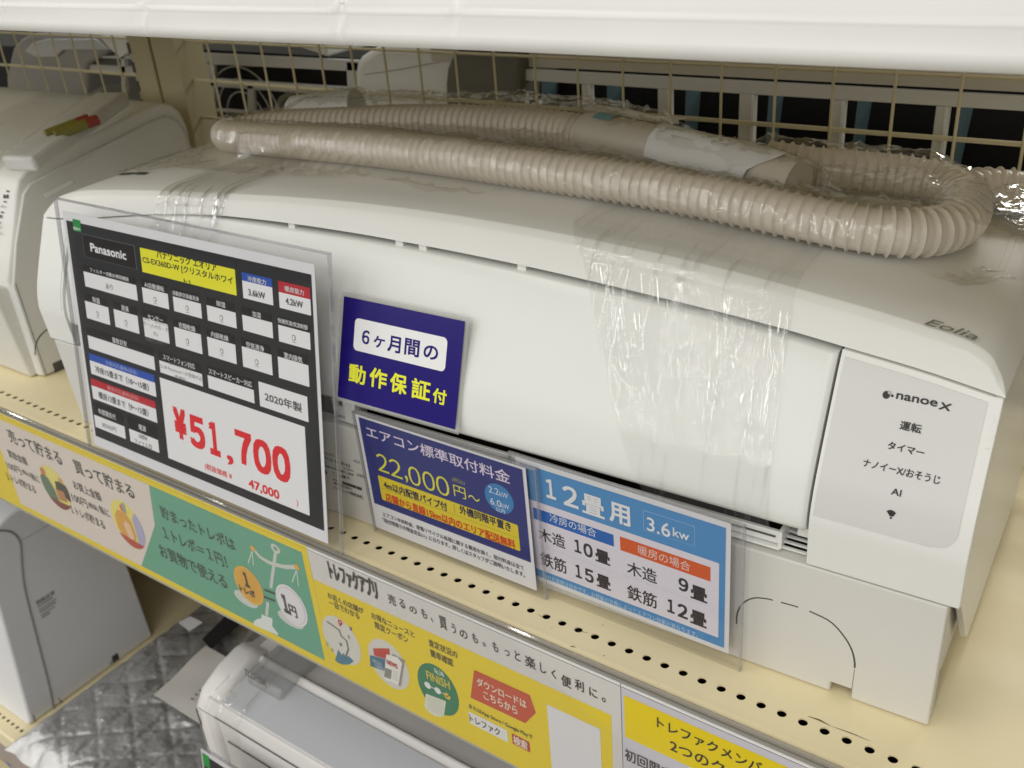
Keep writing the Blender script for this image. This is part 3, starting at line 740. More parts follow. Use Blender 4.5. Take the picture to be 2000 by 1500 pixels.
for s_, x0, y0, x1, h in (("2.2", 1088, 672, 1166, 48), ("kW", 1172, 704, 1236, 36), ("6.0", 1102, 764, 1184, 50), ("kW", 1188, 792, 1246, 36), ("以内", 1146, 818, 1214, 34)): p.text(s_, x0, y0, x1, h, (226, 232, 240), 3, 0.0)
p.text("エアコン本体料金、家電リサイクル処理に関する費用を除く、取付料金は全て", 270, 858, 1358, 32, (78, 78, 92), 2, 0.01)
p.text("「取付現場での現金支払い」になります。詳しくはスタッフがご説明いたします。", 272, 905, 1366, 34, (78, 78, 92), 2, 0.01)
p.build("printed_lettering", t, 0.4)

# ---- room size card
z4 = (900, 860, 3.3333)
pl = Plane((-0.255, 0.4385, DZ + .0005), (1, 0, 0), (0, -0.004, 0.108))
t = thing("room_size_card", (-0.255, 0.4385, DZ), "light blue and white card with an orange bar, standing right of the navy card", "card", "cards in front of the white air conditioner")
p = Print(pl, z4)
b = p.uv(1778, 540); d = p.uv(1727, 1385); a = p.uv(352, 110)
u1 = (b[0] + d[0]) / 2; u0 = a[0]; v1 = (a[1] + b[1]) / 2; v0 = max(0.001, d[1])
card_back(t, pl, [(u0, v0), (u1, v0), (u1, v1), (u0, v1)])
acrylic_holder(t, pl, u0 - .004, .0002, u1 + .0075, v1 + .001, 0.0013, 0.0012)
b = p.uv(1738, 577); d = p.uv(1704, 1347); a = p.uv(382, 140)
SB = (86, 146, 200)
p.rectuv(a[0], d[1], (b[0] + d[0]) / 2, (a[1] + b[1]) / 2, SB, 1)
b = p.uv(1692, 802); d = p.uv(1670, 1280)
wv1 = b[1]; wv0 = d[1]
p.rectuv(a[0] + .0042, wv0, (b[0] + d[0]) / 2, wv1, (228, 222, 230), 2, 0.0006)
WT = (238, 238, 246)
for s_, x0, y0, x1, h in (("１", 562, 368, 624, 122), ("２", 672, 415, 770, 128), ("畳", 795, 465, 940, 128), ("用", 972, 520, 1108, 130)): p.text(s_, x0, y0, x1, h, WT, 3, 0.025)
a = p.uv(1187, 450); b = p.uv(1526, 690); p.rectuv(a[0], b[1], b[0], a[1], (170, 204, 232), 2, .0012); p.rectuv(a[0] + .0003, b[1] + .0003, b[0] - .0003, a[1] - .0003, SB, 3, .0010)
p.text("3.6", 1216, 582, 1368, 88, WT, 4, 0.01); p.text("kw", 1384, 620, 1490, 58, WT, 4, 0.01)
a = p.uv(470, 432); b = p.uv(1000, 690); p.rectuv(a[0], b[1], b[0], a[1], (44, 104, 184), 3); p.text("冷房の場合", 584, 526, 886, 54, (226, 232, 244), 4, 0.0)
a = p.uv(1037, 622); b = p.uv(1627, 917); p.rectuv(a[0], b[1], b[0], a[1], (218, 96, 48), 3); p.text("暖房の場合", 1158, 736, 1497, 60, (240, 214, 204), 4, 0.0)
GB = (58, 54, 56)
for s_, x0, y0, x1, h, bd in (("木造", 512, 645, 686, 82, .01), ("１", 745, 722, 788, 82, .03), ("０", 804, 748, 864, 86, .03), ("畳", 880, 782, 976, 84, .03), ("鉄筋", 526, 808, 694, 88, .01), ("１", 752, 886, 792, 82, .03), ("５", 812, 912, 870, 84, .03), ("畳", 888, 945, 980, 84, .03),
        ("木造", 1086, 866, 1280, 88, .01), ("９", 1420, 970, 1484, 84, .03), ("畳", 1498, 1022, 1606, 92, .03), ("鉄筋", 1088, 1026, 1280, 92, .01), ("１", 1347, 1112, 1394, 86, .03), ("２", 1414, 1142, 1480, 88, .03), ("畳", 1496, 1184, 1602, 92, .03)):
    p.text(s_, x0, y0, x1, h, GB, 3, bd)
def dots(xa, ya, xb):
    u_, v_ = p.uv(xa, ya); ue = p.ufor(xb, v_, u_); k = u_
    while k < ue: p.rectuv(k, v_ - .0001, k + .0003, v_ + .0001, (160, 156, 160), 3); k += .0007
dots(520, 682, 990); dots(1058, 872, 1590)
p.text("※対応畳数は目安です。お部屋の方角によってエアコン効果が異なります。", 550, 898, 1545, 30, (196, 218, 238), 2, 0.0)
p.build("printed_lettering", t, 0.4)

# ================================================================ PRINTED SHELF STRIPS
z5 = (0, 760, 3.3333); z6 = (400, 1030, 3.3333); z7 = (800, 1150, 2.857)
pl = Plane((-0.6, 0.3905, CZ - 0.586), (1, 0, 0), (0, 0, 1))
SV1 = 0.1295                                   # top of the strips above pl's origin
Pp = Print(pl, z6)
du_split = (Pp.uv(786, 165)[0] + Pp.uv(700, 800)[0]) / 2
Pp.z = z7; du2 = Pp.uv(1183, 640)[0]
def strip(name, ua, ub, label, v0=0.0):
    t = thing(name, pl.pt((ua + ub) / 2, v0), label, "shelf strip", "printed strips on the shelf front")
    c = MB(); c.prism([pl.pt(ua, v0), pl.pt(ub, v0), pl.pt(ub, SV1), pl.pt(ua, SV1)], -pl.n * .0006); c.build("paper_strip", PAPER, t, smooth=0); return t
YE = (248, 208, 8); BGE = (226, 214, 204); GN = (98, 166, 138); DG = (44, 74, 58); TXB = (58, 52, 46)
t = strip("shelf_strip", -0.75, du_split - .0004, "yellow edged strip with beige and green halves and a balance scale drawing")
p = Print(pl, z5)
p.rectuv(-0.75, 0, du_split - .0004, SV1, YE, 0)
vt = SV1 - .0080; vb = 0.0078
uw0 = (p.uv(30, 185)[0] + p.uv(10, 655)[0]) / 2
uA = p.uv(963, 595)[0]; uT = p.uv(1010, 885)
p.z = z6; uG = (p.uv(746, 175)[0] + p.uv(664, 785)[0]) / 2; p.z = z5
p.add([(uw0, vb), (p.uv(915, 1125)[0], vb), uT, (uA, vt), (uw0, vt)], BGE, 2)
p.rectuv(uA - .06, vb, uG, vt, GN, 1)
p.add([(p.uv(915, 1125)[0] - .001, vb), (p.uv(915, 1125)[0] + .0001, vb), (p.uv(915, 1125)[0] + .0001, vb + .0001)], BGE, 2)
p.rectuv(-0.75, SV1 - .0022, du_split - .0004, SV1 - .0019, (150, 128, 30), 1)
for s_, x0, y0, x1, h in (("売って貯まる", 72, 345, 418, 80), ("買取金額", 64, 442, 188, 46), ("100円", 56, 518, 146, 44), ("(税込)", 150, 552, 206, 30), ("毎に", 212, 590, 268, 44), ("１トレポ貯まる", 55, 590, 244, 46),
        ("買って貯まる", 500, 545, 888, 84), ("お買上金額", 488, 648, 670, 52), ("100円", 480, 730, 580, 50), ("(税抜)", 585, 772, 650, 36), ("毎に", 658, 808, 725, 50), ("１トレポ貯まる", 472, 806, 693, 52)):
    p.text(s_, x0, y0, x1, h, TXB, 3, 0.015)
# small round pictures: plain generic shapes of people trading and shopping
def disc_clip(cx, cy, rx, ry):
    u, v = p.uv(cx, cy); ua, _ = p.uv(cx + rx, cy); _, vb_ = p.uv(cx, cy - ry); return u, v, abs(ua - u), abs(vb_ - v)
def in_disc(D, pts, c, L):
    P_ = []
    for a, b in pts:
        r = math.hypot(a, b); k = 1 / max(r, 1); P_.append((D[0] + D[2] * a * k, D[1] + D[3] * b * k))
    p.add(P_, c, L)
def arcp(a0, a1, n=10): return [(math.cos(math.radians(a)), math.sin(math.radians(a))) for a in np.linspace(a0, a1, n)]
D = disc_clip(363, 640, 76, 118)
in_disc(D, arcp(0, 360, 30), (232, 220, 120), 3)
in_disc(D, arcp(165, 250, 8) + [(-.05, -.75), (-.12, -.1), (-.35, .35), (-.75, .45)], (96, 120, 96), 4)
in_disc(D, [(-.75, .42), (-.45, .42), (-.4, .72), (-.62, .8), (-.82, .68)], (206, 122, 84), 5)
in_disc(D, [(.05, -.05), (.15, .35), (.55, .45)] + arcp(20, -25, 6)[0:], (66, 60, 46), 4)
in_disc(D, [(.5, .42), (.75, .40), (.78, .62), (.55, .66)], (214, 160, 110), 5)
in_disc(D, [(.0, -.55), (.0, -.05), (.6, .0), (.65, -.5)], (190, 128, 76), 5)
in_disc(D, arcp(220, 320, 10), (128, 46, 32), 6)
D = disc_clip(836, 880, 88, 132)
in_disc(D, arcp(0, 360, 30), (238, 222, 110), 3); in_disc(D, arcp(-60, 45, 12) + [(.45, .4), (.4, -.6)], (176, 172, 206), 4)
in_disc(D, [(-.8, -.35), (-.75, .2), (-.45, .5), (.05, .5), (.3, .2), (.35, -.4), (.1, -.8), (-.5, -.85)], (224, 164, 60), 5)
in_disc(D, [(-.3, -.1), (-.1, .15), (.15, .05), (.2, -.5), (0, -.7), (-.2, -.6)], (238, 196, 160), 6)
in_disc(D, [(-.15, .55), (.15, .5), (.12, .8), (-.08, .85), (-.2, .75)], (214, 110, 90), 6); in_disc(D, [(.0, .6), (.15, .55), (.2, .9), (.05, .95)], (150, 170, 190), 7)
in_disc(D, arcp(215, 315, 10), (188, 66, 40), 7)
for s_, x0, y0, x1, h in (("貯まったトレポは", 1060, 835, 1542, 74), ("１トレポ＝１円！", 1076, 972, 1490, 78), ("お買物で使える", 1053, 1090, 1490, 80)): p.text(s_, x0, y0, x1, h, DG, 3, 0.015)
p.z = z6
GW = (206, 210, 204); OR_ = (232, 178, 62)
p.line([(462, 165), (432, 390)], .0034, GW, 2); p.line([(412, 490), (404, 570)], .0034, GW, 2)
p.ell(463, 137, 27, 27, GW, 3); p.ell(463, 136, 12, 12, GN, 4)
p.line([(318, 140), (360, 190), (410, 222), (450, 238), (520, 255), (600, 258)], .0040, GW, 2)
p.ell(315, 135, 15, 15, OR_, 4); p.ell(601, 257, 16, 16, OR_, 4)
for q in ([(308, 155), (285, 230)], [(310, 155), (318, 245)], [(598, 280), (570, 355)], [(600, 280), (612, 378)]): p.line(q, .0009, (224, 238, 226), 2)
p.ell(270, 465, 68, 40, GW, 2); p.ell(288, 378, 82, 108, OR_, 3); p.ell(288, 378, 72, 96, (226, 168, 50), 4)
for k in range(7): p.line([(232, 310 + k * 22), (340, 345 + k * 22)], .0003, (206, 150, 44), 5)
p.text("１", 270, 380, 302, 88, TXB, 6, 0.05); p.text("トレポ", 235, 412, 338, 44, TXB, 6, 0.03)
p.line([(392, 405), (460, 430)], .0026, DG, 3); p.line([(388, 450), (457, 476)], .0026, DG, 3)
p.ell(560, 600, 75, 40, GW, 2); p.ell(567, 508, 90, 118, (236, 234, 240), 3); p.ell(567, 508, 80, 106, (196, 194, 204), 4); p.ell(567, 508, 77, 102, (230, 228, 236), 5)
p.text("１", 524, 548, 562, 112, TXB, 6, 0.05); p.text("円", 562, 568, 613, 68, TXB, 6, 0.03)
p.poly([(370, 565), (443, 592), (440, 640), (478, 690), (480, 702), (318, 632), (322, 610), (345, 595), (372, 590)], (226, 232, 228), 2)
p.build("printed_lettering", t, 0.45)

t = strip("shelf_strip", du_split, du2 - .0006, "yellow and grey strip with three round pictures and a red arrow")
p = Print(pl, z6); GY = (218, 214, 210)
p.rectuv(du_split, 0, du2 - .0006, SV1, GY, 0)
vy = p.uv(768, 352)[1]; p.z = z7; uy = (p.uv(1153, 725)[0] + p.uv(1110, 1000)[0]) / 2
vy2 = p.uv(1150, 727)[1]
p.rectuv(du_split, 0, uy, (vy + vy2) / 2, YE, 1); p.rectuv(du_split, 0, du_split + .004, SV1, YE, 2) if False else None
p.rectuv(du_split, SV1 - .0026, du2 - .0006, SV1 - .0021, (70, 70, 84), 1); p.rectuv(du_split, SV1 - .0021, du2 - .0006, SV1, (232, 230, 228), 1)
p.z = z6
p.text("トレファクアプリ", 820, 335, 1138, 118, (52, 46, 42), 3, 0.03)
for ch_, x0, y0, x1, h in zip("売るのも、買うのも。もっと", (1200, 1272, 1338, 1415, 1475, 1535, 1612, 1665, 1745, 1812, 1878, 1955, 0), (492, 515, 548, 582, 610, 650, 683, 710, 742, 768, 800, 828, 0), (1250, 1310, 1385, 1452, 1490, 1582, 1640, 1715, 1782, 1832, 1915, 1988, 0), (62, 54, 42, 56, 24, 78, 60, 50, 58, 24, 60, 36, 0)):
    if x1: p.text(ch_, x0, y0, x1, h, TXB, 3, 0.012)
p.z = z7
for ch_, x0, y0, x1, h in (("と", 590, 392, 622, 50), ("楽", 648, 428, 706, 62), ("し", 732, 462, 765, 52), ("く", 795, 492, 820, 48), ("便", 850, 534, 905, 60), ("利", 926, 556, 975, 58), ("に", 1005, 592, 1050, 48), ("。", 1075, 625, 1096, 24)): p.text(ch_, x0, y0, x1, h, TXB, 3, 0.012)
p.z = z6
TY = (74, 62, 28)
for s_, x0, y0, x1, h in (("お近くの店舗が", 806, 458, 1040, 38), ("一目でわかる", 816, 508, 1012, 40), ("お得なニュースと", 1090, 590, 1370, 40), ("限定クーポン", 1114, 655, 1330, 44), ("査定状況の", 1462, 768, 1650, 46), ("簡単確認", 1474, 838, 1622, 48)): p.text(s_, x0, y0, x1, h, TY, 3, 0.012)
CW = (216, 212, 204)
p.ell(891, 735, 112, 138, CW, 2)
p.poly([(872, 792), (893, 828), (905, 815), (920, 842), (938, 835), (972, 870), (945, 890), (905, 893), (870, 880), (850, 862)], (70, 122, 144), 3)
p.line([(800, 612), (880, 668), (890, 705), (925, 735), (938, 790), (920, 840)], .0014, (92, 104, 104), 4)
for x, y, c in ((884, 615, (206, 50, 44)), (953, 655, (60, 74, 140)), (888, 757, (60, 74, 140)), (940, 708, (170, 160, 140)), (800, 755, (170, 160, 120)), (832, 793, (170, 160, 120))):
    r_ = 14 if c[0] == 206 else 8; p.ell(x, y, r_, r_, c, 4); p.poly([(x - r_ * .8, y + r_ * .4), (x + r_ * .8, y + r_ * .9), (x, y + r_ * 2.2)], c, 4); p.ell(x, y, r_ * .35, r_ * .35, CW, 5)
p.ell(1198, 890, 122, 142, CW, 2)
p.poly([(1097, 785), (1205, 786), (1208, 862), (1105, 832)], (194, 58, 40), 3); p.poly([(1078, 828), (1178, 855), (1175, 932), (1080, 900)], (66, 114, 138), 4)
p.text("SPECIAL", 1098, 872, 1162, 20, (170, 190, 200), 5, 0.02); p.text("COUPON", 1112, 902, 1168, 20, (170, 190, 200), 5, 0.02)
p.poly([(1225, 820), (1305, 862), (1278, 1032), (1200, 1000)], (150, 146, 142), 4); p.poly([(1186, 822), (1258, 842), (1288, 880), (1264, 1026), (1168, 982)], (236, 232, 226), 5)
p.text("NEWS", 1192, 886, 1262, 30, (190, 50, 40), 6, 0.04); p.poly([(1178, 908), (1222, 925), (1216, 985), (1172, 968)], (140, 138, 134), 6)
for k in range(5): p.line([(1230, 930 + k * 13), (1262, 942 + k * 13)], .0004, (160, 158, 154), 6)
p.ell(1520, 1055, 126, 150, (40, 124, 84), 2)
p.text("No.346", 1500, 945, 1562, 34, (216, 230, 216), 4, 0.01); p.text("FINISH", 1450, 982, 1602, 52, (216, 196, 70), 4, 0.02)
p.line([(1455, 1025), (1520, 1060), (1582, 1096)], .0008, (220, 230, 220), 3)
for x, y, c in ((1454, 1025, (240, 240, 236)), (1519, 1060, (240, 240, 236)), (1582, 1096, (226, 190, 60))): p.ell(x, y, 19, 19, c, 4)
p.line([(1572, 1090), (1580, 1100), (1596, 1086)], .0008, (60, 100, 70), 5)
p.poly([(1442, 1080), (1572, 1130), (1562, 1205), (1556, 1232), (1500, 1226), (1456, 1196), (1432, 1160)], (226, 226, 212), 3)
for k in range(8): p.line([(1452, 1098 + k * 12), (1558, 1138 + k * 12)], .0003, (160, 164, 150), 4)
p.z = z7
p.poly([(362, 450), (672, 590), (707, 690), (648, 748), (342, 605)], (200, 76, 38), 3)
p.text("ダウンロードは", 380, 535, 656, 44, (244, 224, 206), 4, 0.015); p.text("こちらから", 418, 610, 606, 44, (244, 224, 206), 4, 0.015)
p.text("またはApp Store / Google Playで", 335, 668, 690, 28, TY, 3, 0.012)
a = p.uv(330, 680); b = p.uv(553, 856); p.rectuv(a[0], b[1], b[0], a[1], (232, 230, 228), 3); p.text("トレファク", 340, 738, 510, 40, TXB, 4, 0.015)
a = p.uv(571, 803); b = p.uv(676, 912); p.rectuv(a[0], b[1], b[0], a[1], (190, 56, 34), 3, .0006); p.text("検索", 584, 862, 662, 48, (246, 226, 210), 4, 0.015)
a = p.uv(768, 642); b = p.uv(1064, 775); p.rectuv(a[0], 0.001, b[0], a[1], (228, 226, 230), 3)
p.build("printed_lettering", t, 0.45)

t = strip("shelf_strip", du2, 0.85, "pale grey strip with a yellow block, at the right end of the shelf front")
p = Print(pl, z7); LG = (206, 202, 212)
p.rectuv(du2, 0, 0.85, SV1, LG, 0); p.rectuv(du2, SV1 - .0026, .85, SV1 - .0021, (70, 70, 84), 1); p.rectuv(du2, SV1 - .0021, .85, SV1, (232, 230, 228), 1)
a = p.uv(1215, 600); b = p.uv(1185, 815); p.rectuv((a[0] + b[0]) / 2, b[1], (a[0] + b[0]) / 2 + .16, a[1], YE, 1)
p.text("トレファクメンバーズ", 1382, 770, 2130, 62, TXB, 3, 0.012); p.text("2つのクーポン", 1455, 898, 2050, 66, TXB, 3, 0.012)
p.text("初回限定", 1203, 950, 1472, 66, TXB, 3, 0.012); p.text("500円", 1210, 1075, 1450, 80, (30, 28, 26), 3, 0.03)
p.build("printed_lettering", t, 0.45)

# clear price rail lip along the shelf front
rl = MB(); tt = thing("price_rail", (-0.5, 0.394, DZ - .01), "clear plastic price rail running along the front edge of the display shelf", "rail")
rl.tube([(x, 0.3960, DZ + .0010) for x in np.linspace(XL, XR, 3)], 0.0019, 10); rl.tube([(x, 0.3918, DZ + .0006) for x in np.linspace(XL, XR, 3)], 0.0012, 8)
rl.build("rail_lip", film("rail_plastic", (0.86, 0.84, 0.78), 0.06, 0.6, 0.05, haze=0.22), tt)
r2 = MB(); r2.box(XL, XR, 0.3925, 0.3955, DZ - .135, DZ - .0008); r2.build("rail_backing", mat("rail_backing", (0.45, 0.42, 0.36, 1), 0.5, 0.3), tt)
r3 = MB(); r3.prism([(XL, 0.3888, DZ - .1305), (XR, .3888, DZ - .1305), (XR, .3888, DZ + .0008), (XL, .3888, DZ + .0008)], (0, .0003, 0))
r3.build("rail_cover", film("rail_cover_film", (0.99, 0.99, 0.985), 0.004, 0.22, 0.05), tt, smooth=0)

# ================================================================ DRAIN HOSE IN ITS BAG (on top of the air conditioner)
HR = 0.0150
def zt_(s): return ZT(s) + 0.0026
path = [(.318, .203), (.36, .214), (.44, .219), (.52, .217), (.60, .208), (.655, .200), (.688, .186), (.698, .172), (.688, .160), (.66, .1535), (.60, .1445), (.4977, .1305), (.42, .1215), (.338, .1145),
        (.216, .1105), (.150, .1070), (.110, .1065), (.083, .1105), (.063, .1215), (.0505, .140), (.0465, .163), (.0490, .186), (.0580, .206), (.0740, .2175), (.098, .2185), (.125, .2110), (.150, .2035), (.182, .2010)]
NP = 1500
pc, plen = curve_pts(path, NP)
hose = thing("drain_hose", Pb(.36, .16, ZT(.36)), "long beige corrugated drain hose bent in a loop inside a clear bag", "hose")
PITCH = 0.0070
def hose_tube(pc, plen, zfun, bag=True):
    n = int(plen / PITCH * 10); q = np.linspace(0, 1, n); k = np.linspace(0, 1, len(pc))
    P_ = [Pb(np.interp(t, k, pc[:, 0]), np.interp(t, k, pc[:, 1]), 0) for t in q]
    out = []
    for i, pnt in enumerate(P_):
        s = np.interp(q[i], k, pc[:, 0]); pnt = pnt.copy(); pnt[2] = DZ + zfun(s, q[i]); out.append(pnt)
    ph = q * plen / PITCH; fr = ph - np.floor(ph)
    rad = [HR * (0.865 + 0.135 * math.exp(-((f - .5) / .10) ** 2) + 0.010 * math.exp(-(min(f, 1 - f) / .12) ** 2)) for f in fr]
    return out, rad
hm = MB()
o_, r_ = hose_tube(pc, plen, lambda s, t: zt_(s) + HR + 0.0004)
hm.tube(o_, r_, 22)
hm.build("corrugated_tube", HOSE, hose, smooth=80)
pc2, pl2 = curve_pts([(.056, .210), (.040, .226), (.020, .233), (.004, .235)], 60)
h2 = MB(); o2, r2_ = hose_tube(pc2, pl2, lambda s, t: zt_(max(s, .004)) + HR + .0004 + .0015 * t); h2.tube(o2, r2_, 22); h2.build("hose_tail", HOSE, hose, smooth=80)
# smooth cuff at the hose's end, open to the right
cf = MB(); ca, cb = np.array([.330, .206]), np.array([.146, .156]); CR = 0.0165
def ringpath(t): s = ca[0] + (cb[0] - ca[0]) * t; b = ca[1] + (cb[1] - ca[1]) * t; return Pb(s, b, zt_(s) + CR + .001)
prof_c = [(0, .0150), (.03, .0160), (.06, CR), (.45, CR), (.46, CR + .0006), (.5, CR + .0006), (.51, CR), (.98, CR), (1.0, CR - .0003), (1.0, CR - .0022), (.7, CR - .0026)]
cf.tube([ringpath(t) for t, r in prof_c], [r for t, r in prof_c], 30, caps=False)
cf.build("end_cuff", CUFF, hose, smooth=50)
cc = MB(); p1 = Pb(.672, .232, zt_(.672) + .019); p2 = Pb(.600, .246, zt_(.6) + .022)
cc.tube([p1 + (p2 - p1) * t for t in (0, .04, .5, 1)], [.0150, .0172, .0172, .0172], 24); cc.build("pale_cuff", mat("translucent_white_plastic", (0.74, 0.75, 0.75, 1), 0.3, 0.5), hose, smooth=50)
hs = [hm, cf, cc]
HPTS = np.array([[np.interp(t, np.linspace(0, 1, NP), pc[:, 0]), np.interp(t, np.linspace(0, 1, NP), pc[:, 1]), HR] for t in np.linspace(0, 1, 260)] +
                [[ca[0] + (cb[0] - ca[0]) * t, ca[1] + (cb[1] - ca[1]) * t, CR] for t in np.linspace(0, 1, 40)] + [[.672 - .072 * t, .232 + .014 * t, .0185] for t in np.linspace(0, 1, 16)])

# white label paper and cyan tape around the cuff, inside the bag
lb = MB()
def cuff_pt(t, ang, r=CR + .0012):
    c = ringpath(t); ax = ringpath(1) - ringpath(0); ax /= np.linalg.norm(ax); side = np.cross(ax, UZ); side /= np.linalg.norm(side)
    if side.dot(UB) > 0: side = -side
    return c + r * (math.sin(ang) * side + math.cos(ang) * UZ)
rows = []
for i in range(9):
    t = .40 + .50 * i / 8; row = []
    for j in range(9):
        a = -.35 + 1.95 * j / 8 + (0.25 if i > 6 else 0) * (j / 8 - .5); rr = CR + .0014 + (.0035 * max(0, j - 5) / 3) * (0.4 + abs(math.sin(i * .9))) + .0012 * noise.noise((i * .6, j * .5, 1))
        row.append(cuff_pt(t + .05 * math.sin(j * .7) * (i > 5), a, rr))
    rows.append(row)
lb.quadgrid(rows)
single(lb, "paper_label", mat("bright_label_paper", (0.78, 0.78, 0.78, 1), .6, .2), ringpath(.7), "curled white paper label wrapped over the smooth hose end inside the bag", "label", smooth=60, recalc=False)
tp = MB(); tp.quadgrid([[cuff_pt(t, a, CR + .0009) for a in np.linspace(-.9, .5, 8)] for t in np.linspace(.08, .17, 4)])
single(tp, "tape_piece", mat("cyan_tape", rgb(110, 170, 184), .4, .3), ringpath(.1), "small cyan tape strip on the left end of the smooth hose cuff", "tape", smooth=60, recalc=False)
pp_ = MB(); q0 = Pb(.315, .242, ZT(.3) + .032); pp_.quadgrid([[Pb(.345 - .0095 * i + .004 * (j % 2), .232 + .007 * j - .001 * i, ZT(.3) + .0325 + .0008 * math.sin(i * .8) - .0012 * abs(j - 1.5) - .0004 * i) for i in range(10)] for j in range(4)])
single(pp_, "paper_slip", mat("bright_label_paper", (0.8, 0.8, 0.8, 1), .6, .2), q0, "narrow white paper slip lying along the back of the hose bag", "paper", smooth=60, recalc=False)

# the bag: a wrinkled clear film draped over the hose
def bag_h(s, b):
    d = np.hypot((HPTS[:, 0] - s), (HPTS[:, 1] - b)); r = HPTS[:, 2] + .0012
    h = np.where(d < r, HPTS[:, 2] + np.sqrt(np.maximum(0, r * r - d * d)), HPTS[:, 2] * 0.92 - 1.05 * (d - r))
    return float(h.max())
bg_ = MB(); rows = []
NS, NB = 230, 84
for j in range(NB):
    fb = j / (NB - 1); row = []
    for i in range(NS):
        fs = i / (NS - 1)
        s = -.012 + .785 * fs; 
        b0 = .088 + .012 * math.sin(s * 31) * .4 + .010 * noise.noise((s * 14, 0, 5)) + .02 * max(0, (s - .55)) ; b1 = .258 + .006 * noise.noise((s * 17, 3, 1))
        if s < .03: b0 += (.03 - s) * 1.6
        b = b0 + (b1 - b0) * fb
        h = max(bag_h(s, b), .0008)
        # tent between the tubes
        for (c1, c2, hh) in ((.125, .205, .024),):
            if .05 < s < .64 and c1 < b < c2: h = max(h, hh - .010 * math.sin((b - c1) / (c2 - c1) * math.pi))
        if .22 < s < .70 and .185 < b < .256: h = max(h, (.036 + .004 * noise.noise((s * 18, b * 30, 8))) * math.sin(min(1, (s - .22) / .10, (.70 - s) / .08) * math.pi / 2) * math.sin(min(1, (.256 - b) / .02, (b - .185) / .02) * math.pi / 2))
        if s < .14 and .13 < b < .24: h = max(h, .022 + .006 * noise.noise((s * 30, b * 30, 2)))
        wv = noise.noise((s * 30, b * 50, 2.0)) * .0020 + (1 - abs(noise.noise((s * 60 + b * 40, b * 30, 7.0))) * 2) ** 6 * .0024 + (1 - abs(noise.noise((s * 130 - b * 90, b * 80, 3.0))) * 2) ** 8 * .0014
        edge = min(fb, 1 - fb, fs * 2, (1 - fs) * 3) * 8
        h += max(0, wv) * min(1, .35 + edge) + .0006
        row.append(Pb(s, b, zt_(min(max(s, 0), .79)) + h + (.004 * max(0, 1 - edge) * abs(noise.noise((s * 60, b * 20, 9))))))
    rows.append(row)
bg_.quadgrid(rows)
single(bg_, "plastic_bag", BAG, Pb(.36, .17, ZT(.36)), "wrinkled clear plastic bag covering the beige corrugated hose", "plastic bag", smooth=70, recalc=False)

# ================================================================ STRETCH WRAP round the air conditioner
def wrapband(name, sl, sr, label, amp, seed, strips, m_=None):
    """sl, sr: (s at the top, s at the bottom) of both edges"""
    mbw = MB(); rows = []; NU = 240
    prm = [("t", b) for b in np.linspace(.245, .072, 16)] + [("a", q) for q in np.linspace(0, 1, 14)] + [("f", q) for q in np.linspace(0, 1, 46)]
    for i, (k, q) in enumerate(prm):
        fz = i / (len(prm) - 1); row = []
        a_, b_ = sl[0] + (sl[1] - sl[0]) * fz, sr[0] + (sr[1] - sr[0]) * fz
        for j in range(NU):
            x = j / (NU - 1); s = a_ + (b_ - a_) * x
            # strings: creases that run along the film
            c = 0
            for (x0, wd, hh, l0, l1) in strips:
                xx = x0 - .34 * (fz - .42) + .02 * math.sin(fz * 5 + x0 * 9)
                if l0 < fz < l1: c += (1 if fz < .62 else max(.25, 1 - (fz - .62) * 2.4)) * hh * math.exp(-((x - xx) / wd) ** 2) * (0.55 + 0.45 * noise.noise((x0 * 40, fz * 22, seed)))
            o = .0007 + .0006 * (1 + noise.noise((x * 5, fz * 3.0, seed))) + amp * c + .00012 * (1 + noise.noise((x * 60, fz * 12, seed + 3)))
            zt = ZT(s)
            if k == "t": row.append(Pb(s, q, zt + .0027 + o))
            elif k == "a":
                zc = zt - .004; bc = PROF(zc) + .010; ang = q * math.pi / 2
                p_top = Pb(s, .070, zt + .0024 + o); p_fr = Pt(s, zt - .0085, o)
                ctrl = Pb(s, PROF(zt - .001) - .001 - o * .7, zt + .0030 + o)
                row.append((1 - q) ** 2 * p_top + 2 * q * (1 - q) * ctrl + q * q * p_fr)
            else:
                z = (zt - .0085) + (.113 - (zt - .0085)) * q; row.append(Pt(s, z, o + .0003))
        rows.append(row)
    mbw.quadgrid(rows)
    return single(mbw, name, m_ or WRAP, Pb((sl[0] + sr[0]) / 2, .03, .2), label, "stretch film", "stretch film bands around the white air conditioner", smooth=80, recalc=False)
rnd = random.Random(4)
stR = [(x, .0035 + .003 * rnd.random(), .7 + 1.0 * rnd.random(), rnd.uniform(.15, .34), rnd.uniform(.7, .98)) for x in (.12, .27, .42, .46, .58, .62, .66, .74, .77, .85, .88, .92)]
wrapband("stretch_film", (.285, .178), (.112, .098), "clear stretch film with long shiny streaks near the front panel's right end", .00055, 3.0, stR)
stL = [(x, .008, 0.8 + 1.2 * rnd.random(), rnd.uniform(.25, .38), rnd.uniform(.62, .9)) for x in np.linspace(.06, .94, 19)]
wrapband("stretch_film", (.640, .664), (.560, .575), "band of clear stretch film with short bright streaks above the black price card", .0009, 9.0, stL, WRAP_S)

